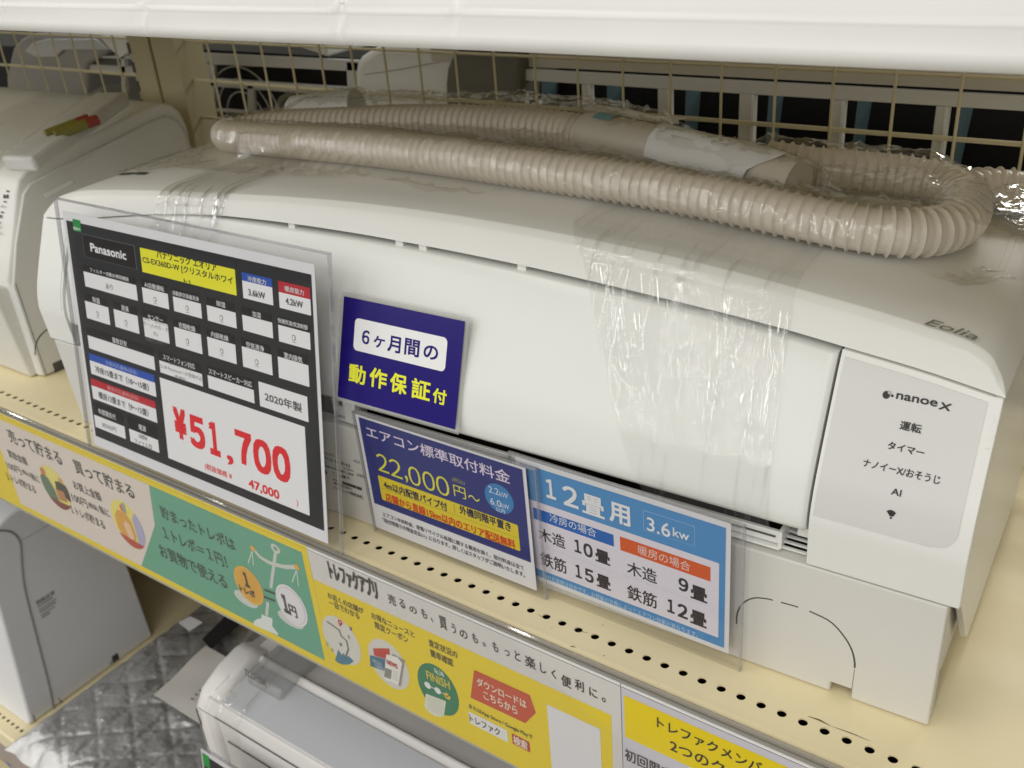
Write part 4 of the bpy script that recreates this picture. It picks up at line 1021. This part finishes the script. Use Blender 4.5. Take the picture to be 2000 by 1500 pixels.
# ================================================================ WHITE UNIT AT THE LEFT ON THE SAME SHELF
Cz = lambda z: CZ + z
EX = -0.992
lt = thing("air_conditioner", (-1.4, .58, DZ), "white air conditioner at the left edge, with a remote pouch on top", "air conditioner", "air conditioners on the shelves")
endp = [(.4597, DZ + .001), (.4597, Cz(-.352)), (.4585, Cz(-.344)), (.470, Cz(-.318)), (.4840, Cz(-.288)), (.4960, Cz(-.2600)), (.5030, Cz(-.2480)), (.5150, Cz(-.2405)), (.5400, Cz(-.2345)), (.600, Cz(-.2235)), (.665, Cz(-.2125)), (.688, Cz(-.2105)), (.7040, Cz(-.2150)), (.7140, Cz(-.2270)), (.7185, Cz(-.2450)), (.7190, DZ + .001)]
bm_ = MB(); bm_.prism([(EX - .004, y, z) for y, z in endp], (-.80, 0, 0)); bm_.build("body", WHITE, lt, smooth=35, bevel=.003)
inn = [(y + (.004 if y < .6 else -.006), z) for y, z in endp if z < Cz(-.24) or .5 < y]
cap = [(.4610, DZ + .002), (.4610, Cz(-.350)), (.478, Cz(-.308)), (.5020, Cz(-.2620)), (.512, Cz(-.2545)), (.545, Cz(-.2480)), (.610, Cz(-.2370)), (.670, Cz(-.2265)), (.690, Cz(-.2250)), (.7030, Cz(-.2330)), (.7110, Cz(-.2480)), (.7130, DZ + .002)]
ec = MB(); ec.prism([(EX, y, z) for y, z in cap], (-.006, 0, 0)); ec.build("end_cover", mat("pale_end_plastic", (0.70, 0.70, 0.67, 1), .42, .4, bump=.1, bscale=1200, var=.03), lt, smooth=35, bevel=.0012)
ko2 = MB()
arcq, _ = curve_pts([(.459, Cz(-.428)), (.4625, Cz(-.419)), (.470, Cz(-.4105)), (.4819, Cz(-.4058))], 14)
ko2.quadgrid([[(EX + .0003, y, z) for y, z in arcq], [(EX + .0003, y + .0008, z - .0012) for y, z in arcq]])
ko2.box(EX + .0001, EX + .0004, .4745, .488, DZ + .0005, DZ + .0115)
ko2.box(EX + .0001, EX + .0005, .4640, .4644, DZ + .002, Cz(-.347))
ko2.build("knockout_seam", SEAM, lt, smooth=0)
un_ = MB(); un_.prism([(EX - .012, y, z) for y, z in [(.4535, DZ + .0008), (.4425, Cz(-.352)), (.452, Cz(-.349)), (.462, Cz(-.352)), (.462, DZ + .0008)]], (-.78, 0, 0)); un_.build("underside_cover", WHITE_M, lt, bevel=.003)
tab = MB(); tab.obox((EX, .522, Cz(-.2680)), (0.0012, 0, 0), (0, .035, .0062), (0, .002, -.0045)); tab.build("side_tab", WHITE, lt, bevel=.0005)
# small dark status marks on the slanted front
fpl = Plane((EX - .03, .4585, Cz(-.344)), (1, 0, 0), (0, .0445, .096))
p = Print(fpl, (0, 160, 4.17)); p.base = 14
for x, y, a_, b_ in ((66, 884, 24, 14), (42, 918, 14, 30), (66, 918, 14, 30), (42, 970, 22, 12), (20, 1056, 20, 12), (14, 1082, 10, 26), (0, 1140, 16, 12)):
    p.rect(x, y, x + a_, y + b_ + 4, (70, 68, 62), 1)
for s_, x0, y0, x1, h in (("AI+", 14, 1022, 62, 20), ("ECO", -6, 1190, 30, 22), ("5.0", -4, 1240, 30, 20)): p.text(s_, x0, y0, x1, h, (140, 138, 130), 1)
p.build("status_marks", lt, .4)
ws = MB()
pts_ = [(EX - .05 + .0 * i, 0, 0) for i in range(2)]
rows = []
for j in range(40):
    f = j / 39; row = []
    for i in range(14):
        g = i / 13; x = EX - .22 + .175 * g; o = .0015 + .0015 * abs(noise.noise((g * 9, f * 14, 2))) + .0012 * abs(noise.noise((g * 30, f * 8, 4)))
        if f < .5:
            q = f / .5; y = .70 - .185 * q; z = np.interp(y, [.503, .515, .54, .6, .665, .688, .704], [Cz(-.248), Cz(-.2405), Cz(-.2345), Cz(-.2235), Cz(-.2125), Cz(-.2105), Cz(-.215)]); row.append((x, y, z + o + .001))
        else:
            q = (f - .5) / .5; y = .513 - .0535 * q; z = np.interp(y, [.4585, .470, .484, .496, .503, .515], [Cz(-.344), Cz(-.318), Cz(-.288), Cz(-.26), Cz(-.248), Cz(-.2405)]); row.append((x, y - o - .001, z + o * .4))
    rows.append(row)
ws.quadgrid(rows)
single(ws, "stretch_film", WRAP, (EX - .13, .5, Cz(-.25)), "crinkled clear film over the front corner of the left unit", "stretch film", "stretch film bands around the white air conditioner", smooth=80, recalc=False)

# remote control in its pouch and two small batteries
A_ = at(60, 338, 'z', Cz(-.2330)); Bq = at(243, 207, 'z', Cz(-.2035))
ax = Bq - A_; L_ = np.linalg.norm(ax); ax /= L_; sd = np.cross(ax, UZ); sd /= np.linalg.norm(sd); upv = np.cross(sd, ax)
rc = MB(); rc.obox(A_ - sd * .030 + upv * .0005, ax * L_, sd * .040, upv * .0165)
single(rc, "remote_box", mat("frosted_white_plastic", (0.66, 0.66, 0.64, 1), .35, .5, var=.06, vscale=30), A_, "frosted white remote control box lying along the top edge of the left unit", "remote control", bevel=.004)
bt = thing("battery_pack", A_ + ax * .055, "shrink wrapped pair of yellow and red batteries on the left unit's top", "batteries")
C1 = at(96, 272, 'z', Cz(-.2115)); C2 = at(163, 246, 'z', Cz(-.2050)); C2 = C1 + (C2 - C1) / np.linalg.norm(C2 - C1) * .046
for k in (0, 1):
    off = sd * (.0112 * k - .002) + upv * (.0044 - .0008 * k); d_ = C2 - C1
    b1 = MB(); b1.tube([C1 + off, C1 + off + d_ * .02, C1 + off + d_ * .72], [.0046, .0054, .0054], 16); b1.build("battery_body", mat("yellow_green_battery", rgb(112, 107, 38), .3, .5), bt, smooth=40)
    b2 = MB(); b2.tube([C1 + off + d_ * .72, C1 + off + d_ * .98, C1 + off + d_], [.00545, .0054, .0046], 16); b2.build("battery_top", mat("red_battery_end", rgb(128, 46, 38), .3, .5), bt, smooth=40)
pg = MB(); rows = []
for i in range(44):
    f = i / 43; row = []
    for j in range(18):
        g = (j / 17 - .42) * .085
        d = abs(g + .008); h = .0185 * max(0, 1 - max(0, d - .018) / .016) + .0012 + .0035 * abs(noise.noise((f * 12, g * 90, 3))) + .002 * abs(noise.noise((f * 40, g * 200, 6)))
        row.append(A_ + ax * (L_ * (-.06 + 1.14 * f)) + sd * g + upv * h)
    rows.append(row)
pg.quadgrid(rows)
single(pg, "clear_pouch", BAG, A_, "crinkled clear pouch around the remote control box and batteries", "plastic bag", smooth=80, recalc=False)

# ================================================================ LOWER BAY
LX = -1.33
ll = thing("air_conditioner", (-1.75, .54, LZ), "tall white unit standing at the bottom left, its side facing the silver bag", "air conditioner", "air conditioners on the shelves")
side = [(.4190, LZ + .001), (.4236, LZ + .010), (.4300, Cz(-1.06)), (.4370, Cz(-.99)), (.4427, Cz(-.929)), (.4470, Cz(-.86)), (.4560, Cz(-.815)), (.475, Cz(-.797)), (.505, Cz(-.787)), (.60, Cz(-.775)), (.645, Cz(-.772)), (.655, LZ + .001)]
s_ = MB(); s_.prism([(LX, y, z) for y, z in side], (-.80, 0, 0)); s_.build("body", mat("cool_white_plastic", (0.74, 0.74, 0.75, 1), .33, .5, bump=.04, bscale=700, var=.03), ll, smooth=40, bevel=.004)
sm = MB()
cq, _ = curve_pts([(.476, Cz(-.797)), (.4975, Cz(-.812)), (.5050, Cz(-.835)), (.4985, Cz(-.862)), (.4885, Cz(-.905)), (.4830, Cz(-.95)), (.476, Cz(-1.02)), (.4690, Cz(-1.09)), (.4625, Cz(-1.139))], 40)
sm.tube([(LX + .0004, y, z) for y, z in cq], .0018, 8); sm.build("front_cover_seam", mat("grey_clear_rim", (0.30, 0.29, 0.28, 1), .15, .6), ll, smooth=60)
sp_ = MB(); sp_.box(LX, LX + .0003, .5035, .62, Cz(-.8360), Cz(-.8353)); sp_.build("side_seam", mat("grey_clear_rim", (0.3, .29, .28, 1)), ll)
lp = Plane((LX + .0006, .52, Cz(-.95)), (0, 1, 0), (0, 0, 1))
p = Print(lp, (0, 1000, 3.0))
p.text("取扱注意", 215, 545, 322, 26, (120, 120, 122), 1, .01)
for k, (y, l) in enumerate(((545, .022), (555, .026), (566, .03), (577, .028), (588, .024), (598, .014))):
    u, v = p.uv(215, 545); p.rectuv(u, v - k * .0055, u + l, v - k * .0055 + .0026 + .0012 * (k % 2), (168, 168, 170), 1)
p.build("side_label", ll, .5); p = Print(lp, (0, 1000, 3.0))
p.text("注意", 645, 900, 672, 26, (90, 88, 86), 1); p.text("88", 665, 885, 700, 46, (36, 34, 34), 1, .03)
p.line([(345, 1092), (362, 1124)], .0012, (60, 58, 56), 1); p.line([(195, 1190), (208, 1240)], .0012, (60, 58, 56), 1)
p.build("printed_marks", ll, .5)

# quilted silver bag lying on the base shelf
qb = MB(); rows = []
NX, NY = 190, 150
for j in range(NY):
    row = []
    for i in range(NX):
        f = i / (NX - 1); g = j / (NY - 1)
        y = .372 + .42 * g; x = (-1.312 + .045 * max(0, .12 - g) * 6 * 0) + .56 * f
        a1 = (x + .10 * (y - .4)) / .062; a2 = (y - .4 + .62 * (x + 1)) / .060; a3 = (y - .4 - .75 * (x + 1)) / .066
        e1 = abs(a1 - round(a1)) * 2; e2 = abs(a2 - round(a2)) * 2; e2 = min(e2, abs(a3 - round(a3)) * 2)
        puff = min(1, (min(e1, e2) / .35)) ** .5
        h = .024 + .0032 * puff + .0035 * noise.noise((x * 30, y * 30, 1)) + .0022 * abs(noise.noise((x * 120, y * 120, 2))) + .0012 * noise.noise((x * 300, y * 300, 3))
        ed = min(f * 14, g * 9, 1); h *= (.12 + .88 * math.sin(min(1, ed) * math.pi / 2))
        row.append((x + .003 * noise.noise((y * 40, 0, 2)), y + .003 * noise.noise((x * 40, 1, 2)), LZ + .004 + h))
    rows.append(row)
qb.quadgrid(rows)
SILV = mat("crinkled_silver_film", (0.60, 0.595, 0.585, 1), .34, .5, metal=.7, bump=.7, bscale=120, var=.22, vscale=26)
single(qb, "silver_bag", SILV, (-1.05, .58, LZ), "quilted silver insulating bag lying flat on the base shelf", "bag", smooth=80, recalc=False)
st = MB(); b0 = at(352, 1222, 'z', LZ + .047); 
q1, q2, q3, q4 = [at(x, y, 'z', LZ + .046) for x, y in ((395, 1250), (412, 1268), (470, 1218), (440, 1205))]
st.prism([q1, q2, q3, q4], (0, 0, .002)); single(st, "black_strap", mat("black_webbing", (0.025, .024, .024, 1), .8, .2, bump=.4, bscale=900), q1, "black webbing strap lying on the silver bag", "strap")
q = [at(x, y, 'z', LZ + .046) for x, y in ((348, 1216), (372, 1204), (396, 1216), (370, 1233))]
bl = MB(); bl.prism(q[::-1], (0, 0, .0006)); blo = single(bl, "barcode_sticker", PAPER, q[0], "small white printed sticker on the silver bag near the strap", "sticker", smooth=0)
sp2 = Plane(q[0] + np.array([0, 0, .0007]), q[1] - q[0], q[3] - q[0]); lw_, lh_ = np.linalg.norm(q[1] - q[0]), np.linalg.norm(q[3] - q[0])
mk = MB()
for k in range(5):
    for i in range(9):
        if rnd.random() < .75: mk.poly([sp2.pt(lw_ * (.08 + .1 * i) + a, lh_ * (.12 + .17 * k) + b, .0002) for a, b in ((0, 0), (lw_ * .075, 0), (lw_ * .075, lh_ * .07), (0, lh_ * .07))])
mk.build("printed_marks", mat("faded_ink", (.12, .12, .12, 1)), blo, smooth=0)
# printed paper sheet on the bag
q = [at(x, y, 'z', LZ + .052) for x, y in ((300, 1358), (402, 1262), (560, 1330), (428, 1438))]
q[2] = q[1] + (q[3] - q[0]); sh = MB(); rows = []
for j in range(10):
    row = []
    for i in range(10):
        a, b = i / 9, j / 9; P_ = q[0] * (1 - a) * (1 - b) + q[1] * a * (1 - b) + q[3] * (1 - a) * b + q[2] * a * b
        row.append(P_ + UZ * (.003 * noise.noise((a * 2, b * 2, 4)) + .004 * (a - .5) ** 2))
    rows.append(row)
sh.quadgrid(rows); sho = single(sh, "paper_sheet", mat("grey_paper", (0.62, .60, .56, 1), .6, .2), q[0], "plain printed paper sheet lying on the silver bag, beside the lower unit", "paper", smooth=60, recalc=False)
mk = MB(); e1 = (q[1] - q[0]); e2 = (q[3] - q[0]); le1, le2 = np.linalg.norm(e1), np.linalg.norm(e2)
for k, (b, n, sz) in enumerate(((.62, 3, 1), (.70, 5, 1), (.78, 5, 1), (.86, 6, 1))):
    for i in range(n + 1):
        a = .36 + .055 * i if i else .30
        P_ = q[0] + e1 * (b - .42) + e2 * (a + .12) + UZ * .0052
        mk.poly([P_, P_ + e1 * .022, P_ + e1 * .022 + e2 * .035, P_ + e2 * .035])
mk.build("printed_lines", mat("faded_ink", (.12, .12, .12, 1)), sho, smooth=0)

# white unit in the lower bay with the grey upper band
to = thing("air_conditioner", (-.4, .55, LZ), "white unit with grey upper band in the lower bay, under the middle strip", "air conditioner", "air conditioners on the shelves")
TX0, TX1 = -.866, -.06
fr = [(.452, LZ + .001), (.450, Cz(-.93)), (.4505, Cz(-.868)), (.4560, Cz(-.853)), (.5200, Cz(-.8405)), (.5270, Cz(-.8345)), (.5300, Cz(-.8345)), (.5335, Cz(-.8400)), (.60, Cz(-.8360)), (.70, Cz(-.834)), (.705, LZ + .001)]
b_ = MB(); b_.prism([(TX0 + .02, y, z) for y, z in fr], (TX1 - TX0 - .02, 0, 0)); b_.build("body", mat("warm_white_plastic", (0.76, 0.74, 0.72, 1), .3, .5, bump=.04, bscale=700, var=.03), to, smooth=30, bevel=.0015)
en = MB(); ep = [(.4570, LZ + .001), (.4455, Cz(-1.0)), (.4455, Cz(-.90)), (.449, Cz(-.868)), (.462, Cz(-.850)), (.4900, Cz(-.8370)), (.520, Cz(-.8310)), (.532, Cz(-.8320)), (.545, Cz(-.8420)), (.60, Cz(-.846)), (.70, Cz(-.846)), (.705, LZ + .001)]
en.prism([(TX0, y, z) for y, z in ep], (.043, 0, 0)); en.build("end_cap", mat("warm_white_plastic", (0.76, .74, .72, 1)), to, smooth=35, bevel=.008)
bd = MB(); bd.prism([(TX0 + .045, .4600, Cz(-.8523)), (TX1 - .05, .4600, Cz(-.8523)), (TX1 - .05, .519, Cz(-.8402)), (TX0 + .045, .519, Cz(-.8402))], (0, -.0002, .0012)); bd.build("grey_band", mat("translucent_grey_band", (0.60, 0.62, 0.64, 1), .22, .5), to, bevel=.0004)
tpq = MB(); tpq.prism([(TX0 + .045, .536, Cz(-.8395)), (TX1, .536, Cz(-.8395)), (TX1, .70, Cz(-.8335)), (TX0 + .045, .70, Cz(-.8335))], (0, 0, .0009)); tpq.build("top_cover", mat("mottled_grey_top", (0.60, 0.58, 0.565, 1), .4, .4, var=.05), to)  # top cover in a slightly mottled grey
gs = MB(); gs.box(TX0 + .008, TX1 - .02, .4486, .4497, Cz(-.8700), Cz(-.8690)); gs.box(TX0 + .052, TX1 - .03, .4482, .4494, Cz(-.902), Cz(-.9005)); gs.box(TX0 + .008, TX0 + .0092, .4449, .4462, Cz(-.96), Cz(-.8685)); gs.build("panel_seams", SEAM, to)
sc_ = MB(); c0 = at(455, 1356, 'y', .446); sc_.prism([c0 + np.array([.0052 * math.cos(a), 0, .0052 * math.sin(a)]) for a in np.linspace(0, 2 * math.pi, 20, endpoint=False)], (0, .0004, 0)); sc_.build("screw_hole", mat("grey_recess", (.42, .41, .40, 1), .5, .3), to, smooth=0)
yq = .48
for _ in range(20): LD = at(481, 1335, 'z', Cz(-.8523 + .205 * (yq - .46) + .001)); yq = min(.53, LD[1])
LE = at(543, 1357, 'y', LD[1]); lu = np.array([LE[0] - LD[0], 0, 0]); LD[2] += 0
cl = MB(); cl.obox(LD, lu, (0, .075, .006), (0, .004, .0150)); cl.build("clear_lid", film("grey_clear_plastic", (.86, .86, .86), .07, .5, .06, haze=.22), to, bevel=.004)
tpl = Plane(LD + np.array([0, -.0006, 0]), (1, 0, 0), (0, .004, .0150))
p = Print(tpl, (380, 1200, 2.597)); p.base = 22
p.text("TOSHIBA", 262, 302, 372, 34, (84, 80, 78), 1, .02); p.build("logo_lettering", to, .4)
wv_ = MB(); rows = []
for j in range(30):
    f = j / 29; row = []
    for i in range(16):
        x = TX0 + .028 + .060 * i / 15; o = .002 + .0022 * abs(noise.noise((x * 90, f * 12, 3))) + (.003 if i in (0, 15) else 0) * abs(noise.noise((f * 30, i, 2)))
        if f < .35: q = f / .35; row.append((x, .53 - .07 * q, Cz(-.831) - .0165 * q + o))
        else: q = (f - .35) / .65; row.append((x, .447 - o, Cz(-.853) - .09 * q))
    rows.append(row)
wv_.quadgrid(rows); single(wv_, "stretch_film", WRAP, (TX0 + .06, .45, Cz(-.86)), "clear film band hanging over the left end of the lower unit", "stretch film", "stretch film bands around the white air conditioner", smooth=80, recalc=False)

# corner of another price card and the strip of the base shelf
cpl = Plane((at(392, 1462, 'y', .41)), (1, 0, 0), (0, .03, .2))
gc = thing("price_card", cpl.pt(0, -.1), "green and black corner of a price card peeking in at the bottom edge", "price card", "price cards in the lower bay")
g_ = MB(); g_.prism([cpl.pt(0, 0), cpl.pt(.2, 0), cpl.pt(.2, -.15), cpl.pt(0, -.15)], cpl.n * -.0005); g_.build("paper_card", PAPER, gc, smooth=0)
p = Print(cpl, (0, 0, 1)); p.rectuv(.002, -.15, .198, -.006, K_, 1); p.rectuv(.002, -.022, .014, -.004, (40, 150, 60), 2); p.build("printed_lettering", gc, .4)
acrylic_holder(gc, cpl, -.003, -.15, .205, .004)
bpl = Plane((-1.5, .3900, LZ - .10), (1, 0, 0), (0, 0, 1))
bs = thing("shelf_strip", (-1.3, .39, LZ - .1), "dim beige strip below the base shelf at the bottom left corner", "shelf strip", "printed strips on the shelf front")
s2 = MB(); s2.prism([bpl.pt(-1, 0), bpl.pt(2, 0), bpl.pt(2, .085), bpl.pt(-1, .085)], -bpl.n * .0006); s2.build("paper_strip", mat("beige_strip", rgb(176, 160, 150, .9), .5, .3), bs, smooth=0)
p = Print(bpl, (0, 1000, 3)); p.rect(35, 1460, 70, 1500, (60, 110, 170), 1); p.build("printed_lettering", bs, .45)
kb = MB(); kb.box(XL, XR, .396, .86, 0.0, LZ - .034); tag(kb.build("kick_plate", CREAM_D), "cream plinth under the base shelf", None, kind="structure")

# ================================================================ THINGS SEEN THROUGH THE WIRE MESH
YB_ = 0.93
def px_poly(pts, y, depth, mb): mb.prism([at(x, yy, 'y', y) for x, yy in pts], (0, depth, 0))
# long beige appliance side with a row of rectangular openings
bx = thing("outdoor_unit", at(1500, 330, 'y', YB_), "beige outdoor unit casing with a row of dark rectangular openings, behind the mesh", "outdoor unit", "appliances behind the wire mesh")
zt0, zb0 = at(1650, 196, 'y', YB_)[2], at(1650, 330, 'y', YB_)[2]
xo = [(at(a, 200, 'y', YB_)[0], at(b, 200, 'y', YB_)[0]) for a, b in ((1028, 1136), (1156, 1284), (1311, 1443), (1475, 1624), (1652, 1829), (1857, 2040))]
x0_, x1_ = at(1008, 160, 'y', YB_)[0], xo[-1][1] + .012
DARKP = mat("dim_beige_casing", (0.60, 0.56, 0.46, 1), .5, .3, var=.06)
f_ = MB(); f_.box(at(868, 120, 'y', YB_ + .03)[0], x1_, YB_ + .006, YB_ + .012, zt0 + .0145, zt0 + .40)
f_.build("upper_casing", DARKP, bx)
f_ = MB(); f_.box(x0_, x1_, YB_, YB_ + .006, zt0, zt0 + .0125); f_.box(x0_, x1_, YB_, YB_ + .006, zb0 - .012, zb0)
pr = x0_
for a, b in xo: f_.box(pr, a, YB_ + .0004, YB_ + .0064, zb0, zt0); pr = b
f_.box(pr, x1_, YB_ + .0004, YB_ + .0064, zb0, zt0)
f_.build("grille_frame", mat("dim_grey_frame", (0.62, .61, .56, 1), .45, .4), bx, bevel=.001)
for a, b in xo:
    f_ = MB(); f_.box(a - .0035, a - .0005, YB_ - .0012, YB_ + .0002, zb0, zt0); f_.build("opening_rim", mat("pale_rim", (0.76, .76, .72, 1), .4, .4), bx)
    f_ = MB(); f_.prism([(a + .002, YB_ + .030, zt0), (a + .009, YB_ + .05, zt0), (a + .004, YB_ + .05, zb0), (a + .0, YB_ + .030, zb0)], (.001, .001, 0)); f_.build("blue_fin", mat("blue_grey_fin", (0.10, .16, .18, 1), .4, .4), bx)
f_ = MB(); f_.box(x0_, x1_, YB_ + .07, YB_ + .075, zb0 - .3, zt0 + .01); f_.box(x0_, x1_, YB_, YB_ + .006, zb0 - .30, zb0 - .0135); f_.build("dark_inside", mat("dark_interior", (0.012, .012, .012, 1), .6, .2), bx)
# dark olive rounded end beside it
ol = MB(); yo = .915
ol.prism([at(x, y, 'y', yo) for x, y in ((870, 215), (868, 165), (871, 135), (880, 112), (896, 92), (1012, 92), (1012, 215))], (0, .12, 0))
single(ol, "appliance_cover", mat("dark_olive_plastic", (0.145, .135, .105, 1), .35, .5, var=.08), at(940, 200, 'y', yo), "dark olive rounded appliance cover behind the mesh, left of the casing with openings", "appliance", "appliances behind the wire mesh", bevel=.006)
# white indoor unit end
wu = thing("air_conditioner", at(780, 200, 'y', .95), "bright white rounded unit behind the mesh, just left of the dark olive cover", "air conditioner", "appliances behind the wire mesh")
x_ = MB(); x_.prism([at(x, y, 'y', .95) for x, y in ((690, 330), (690, 130), (700, 110), (716, 100), (740, 84), (930, 84), (905, 330))], (0, .2, 0)); x_.build("body", WHITE, wu, bevel=.012)
x_ = MB(); pa = [at(x, y, 'y', .9485) for x, y in ((712, 146), (780, 136), (880, 117))]; x_.tube(pa, .00035, 6); x_.build("cover_seam", SEAM, wu)
# fan unit: pale frame, round dark fan opening, bars
fu = thing("outdoor_unit", at(520, 240, 'y', .96), "pale fan unit with dark openings and white top, just right of the post", "outdoor unit", "appliances behind the wire mesh")
x_ = MB(); x_.prism([at(x, y, 'y', .96) for x, y in ((330, 86), (575, 90), (640, 112), (640, 70), (330, 60))], (0, .22, 0)); x_.build("top_cover", WHITE, fu, bevel=.004)
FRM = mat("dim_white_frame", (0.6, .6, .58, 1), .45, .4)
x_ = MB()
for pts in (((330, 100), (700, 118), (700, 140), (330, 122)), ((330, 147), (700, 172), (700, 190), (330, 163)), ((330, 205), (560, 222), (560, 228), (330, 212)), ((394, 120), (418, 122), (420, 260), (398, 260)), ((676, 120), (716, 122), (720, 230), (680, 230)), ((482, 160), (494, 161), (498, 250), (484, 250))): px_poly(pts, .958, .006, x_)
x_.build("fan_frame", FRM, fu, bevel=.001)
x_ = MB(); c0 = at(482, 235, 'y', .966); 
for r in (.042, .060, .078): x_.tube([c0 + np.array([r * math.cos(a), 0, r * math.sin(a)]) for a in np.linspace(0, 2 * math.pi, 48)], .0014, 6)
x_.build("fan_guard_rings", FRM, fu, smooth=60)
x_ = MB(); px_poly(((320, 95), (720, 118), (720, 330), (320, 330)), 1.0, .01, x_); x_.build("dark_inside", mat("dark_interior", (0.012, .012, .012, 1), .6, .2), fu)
# grey unit at the far left
gu = thing("outdoor_unit", at(110, 170, 'y', .95), "dim grey unit behind the mesh at the far left, above the left unit", "outdoor unit", "appliances behind the wire mesh")
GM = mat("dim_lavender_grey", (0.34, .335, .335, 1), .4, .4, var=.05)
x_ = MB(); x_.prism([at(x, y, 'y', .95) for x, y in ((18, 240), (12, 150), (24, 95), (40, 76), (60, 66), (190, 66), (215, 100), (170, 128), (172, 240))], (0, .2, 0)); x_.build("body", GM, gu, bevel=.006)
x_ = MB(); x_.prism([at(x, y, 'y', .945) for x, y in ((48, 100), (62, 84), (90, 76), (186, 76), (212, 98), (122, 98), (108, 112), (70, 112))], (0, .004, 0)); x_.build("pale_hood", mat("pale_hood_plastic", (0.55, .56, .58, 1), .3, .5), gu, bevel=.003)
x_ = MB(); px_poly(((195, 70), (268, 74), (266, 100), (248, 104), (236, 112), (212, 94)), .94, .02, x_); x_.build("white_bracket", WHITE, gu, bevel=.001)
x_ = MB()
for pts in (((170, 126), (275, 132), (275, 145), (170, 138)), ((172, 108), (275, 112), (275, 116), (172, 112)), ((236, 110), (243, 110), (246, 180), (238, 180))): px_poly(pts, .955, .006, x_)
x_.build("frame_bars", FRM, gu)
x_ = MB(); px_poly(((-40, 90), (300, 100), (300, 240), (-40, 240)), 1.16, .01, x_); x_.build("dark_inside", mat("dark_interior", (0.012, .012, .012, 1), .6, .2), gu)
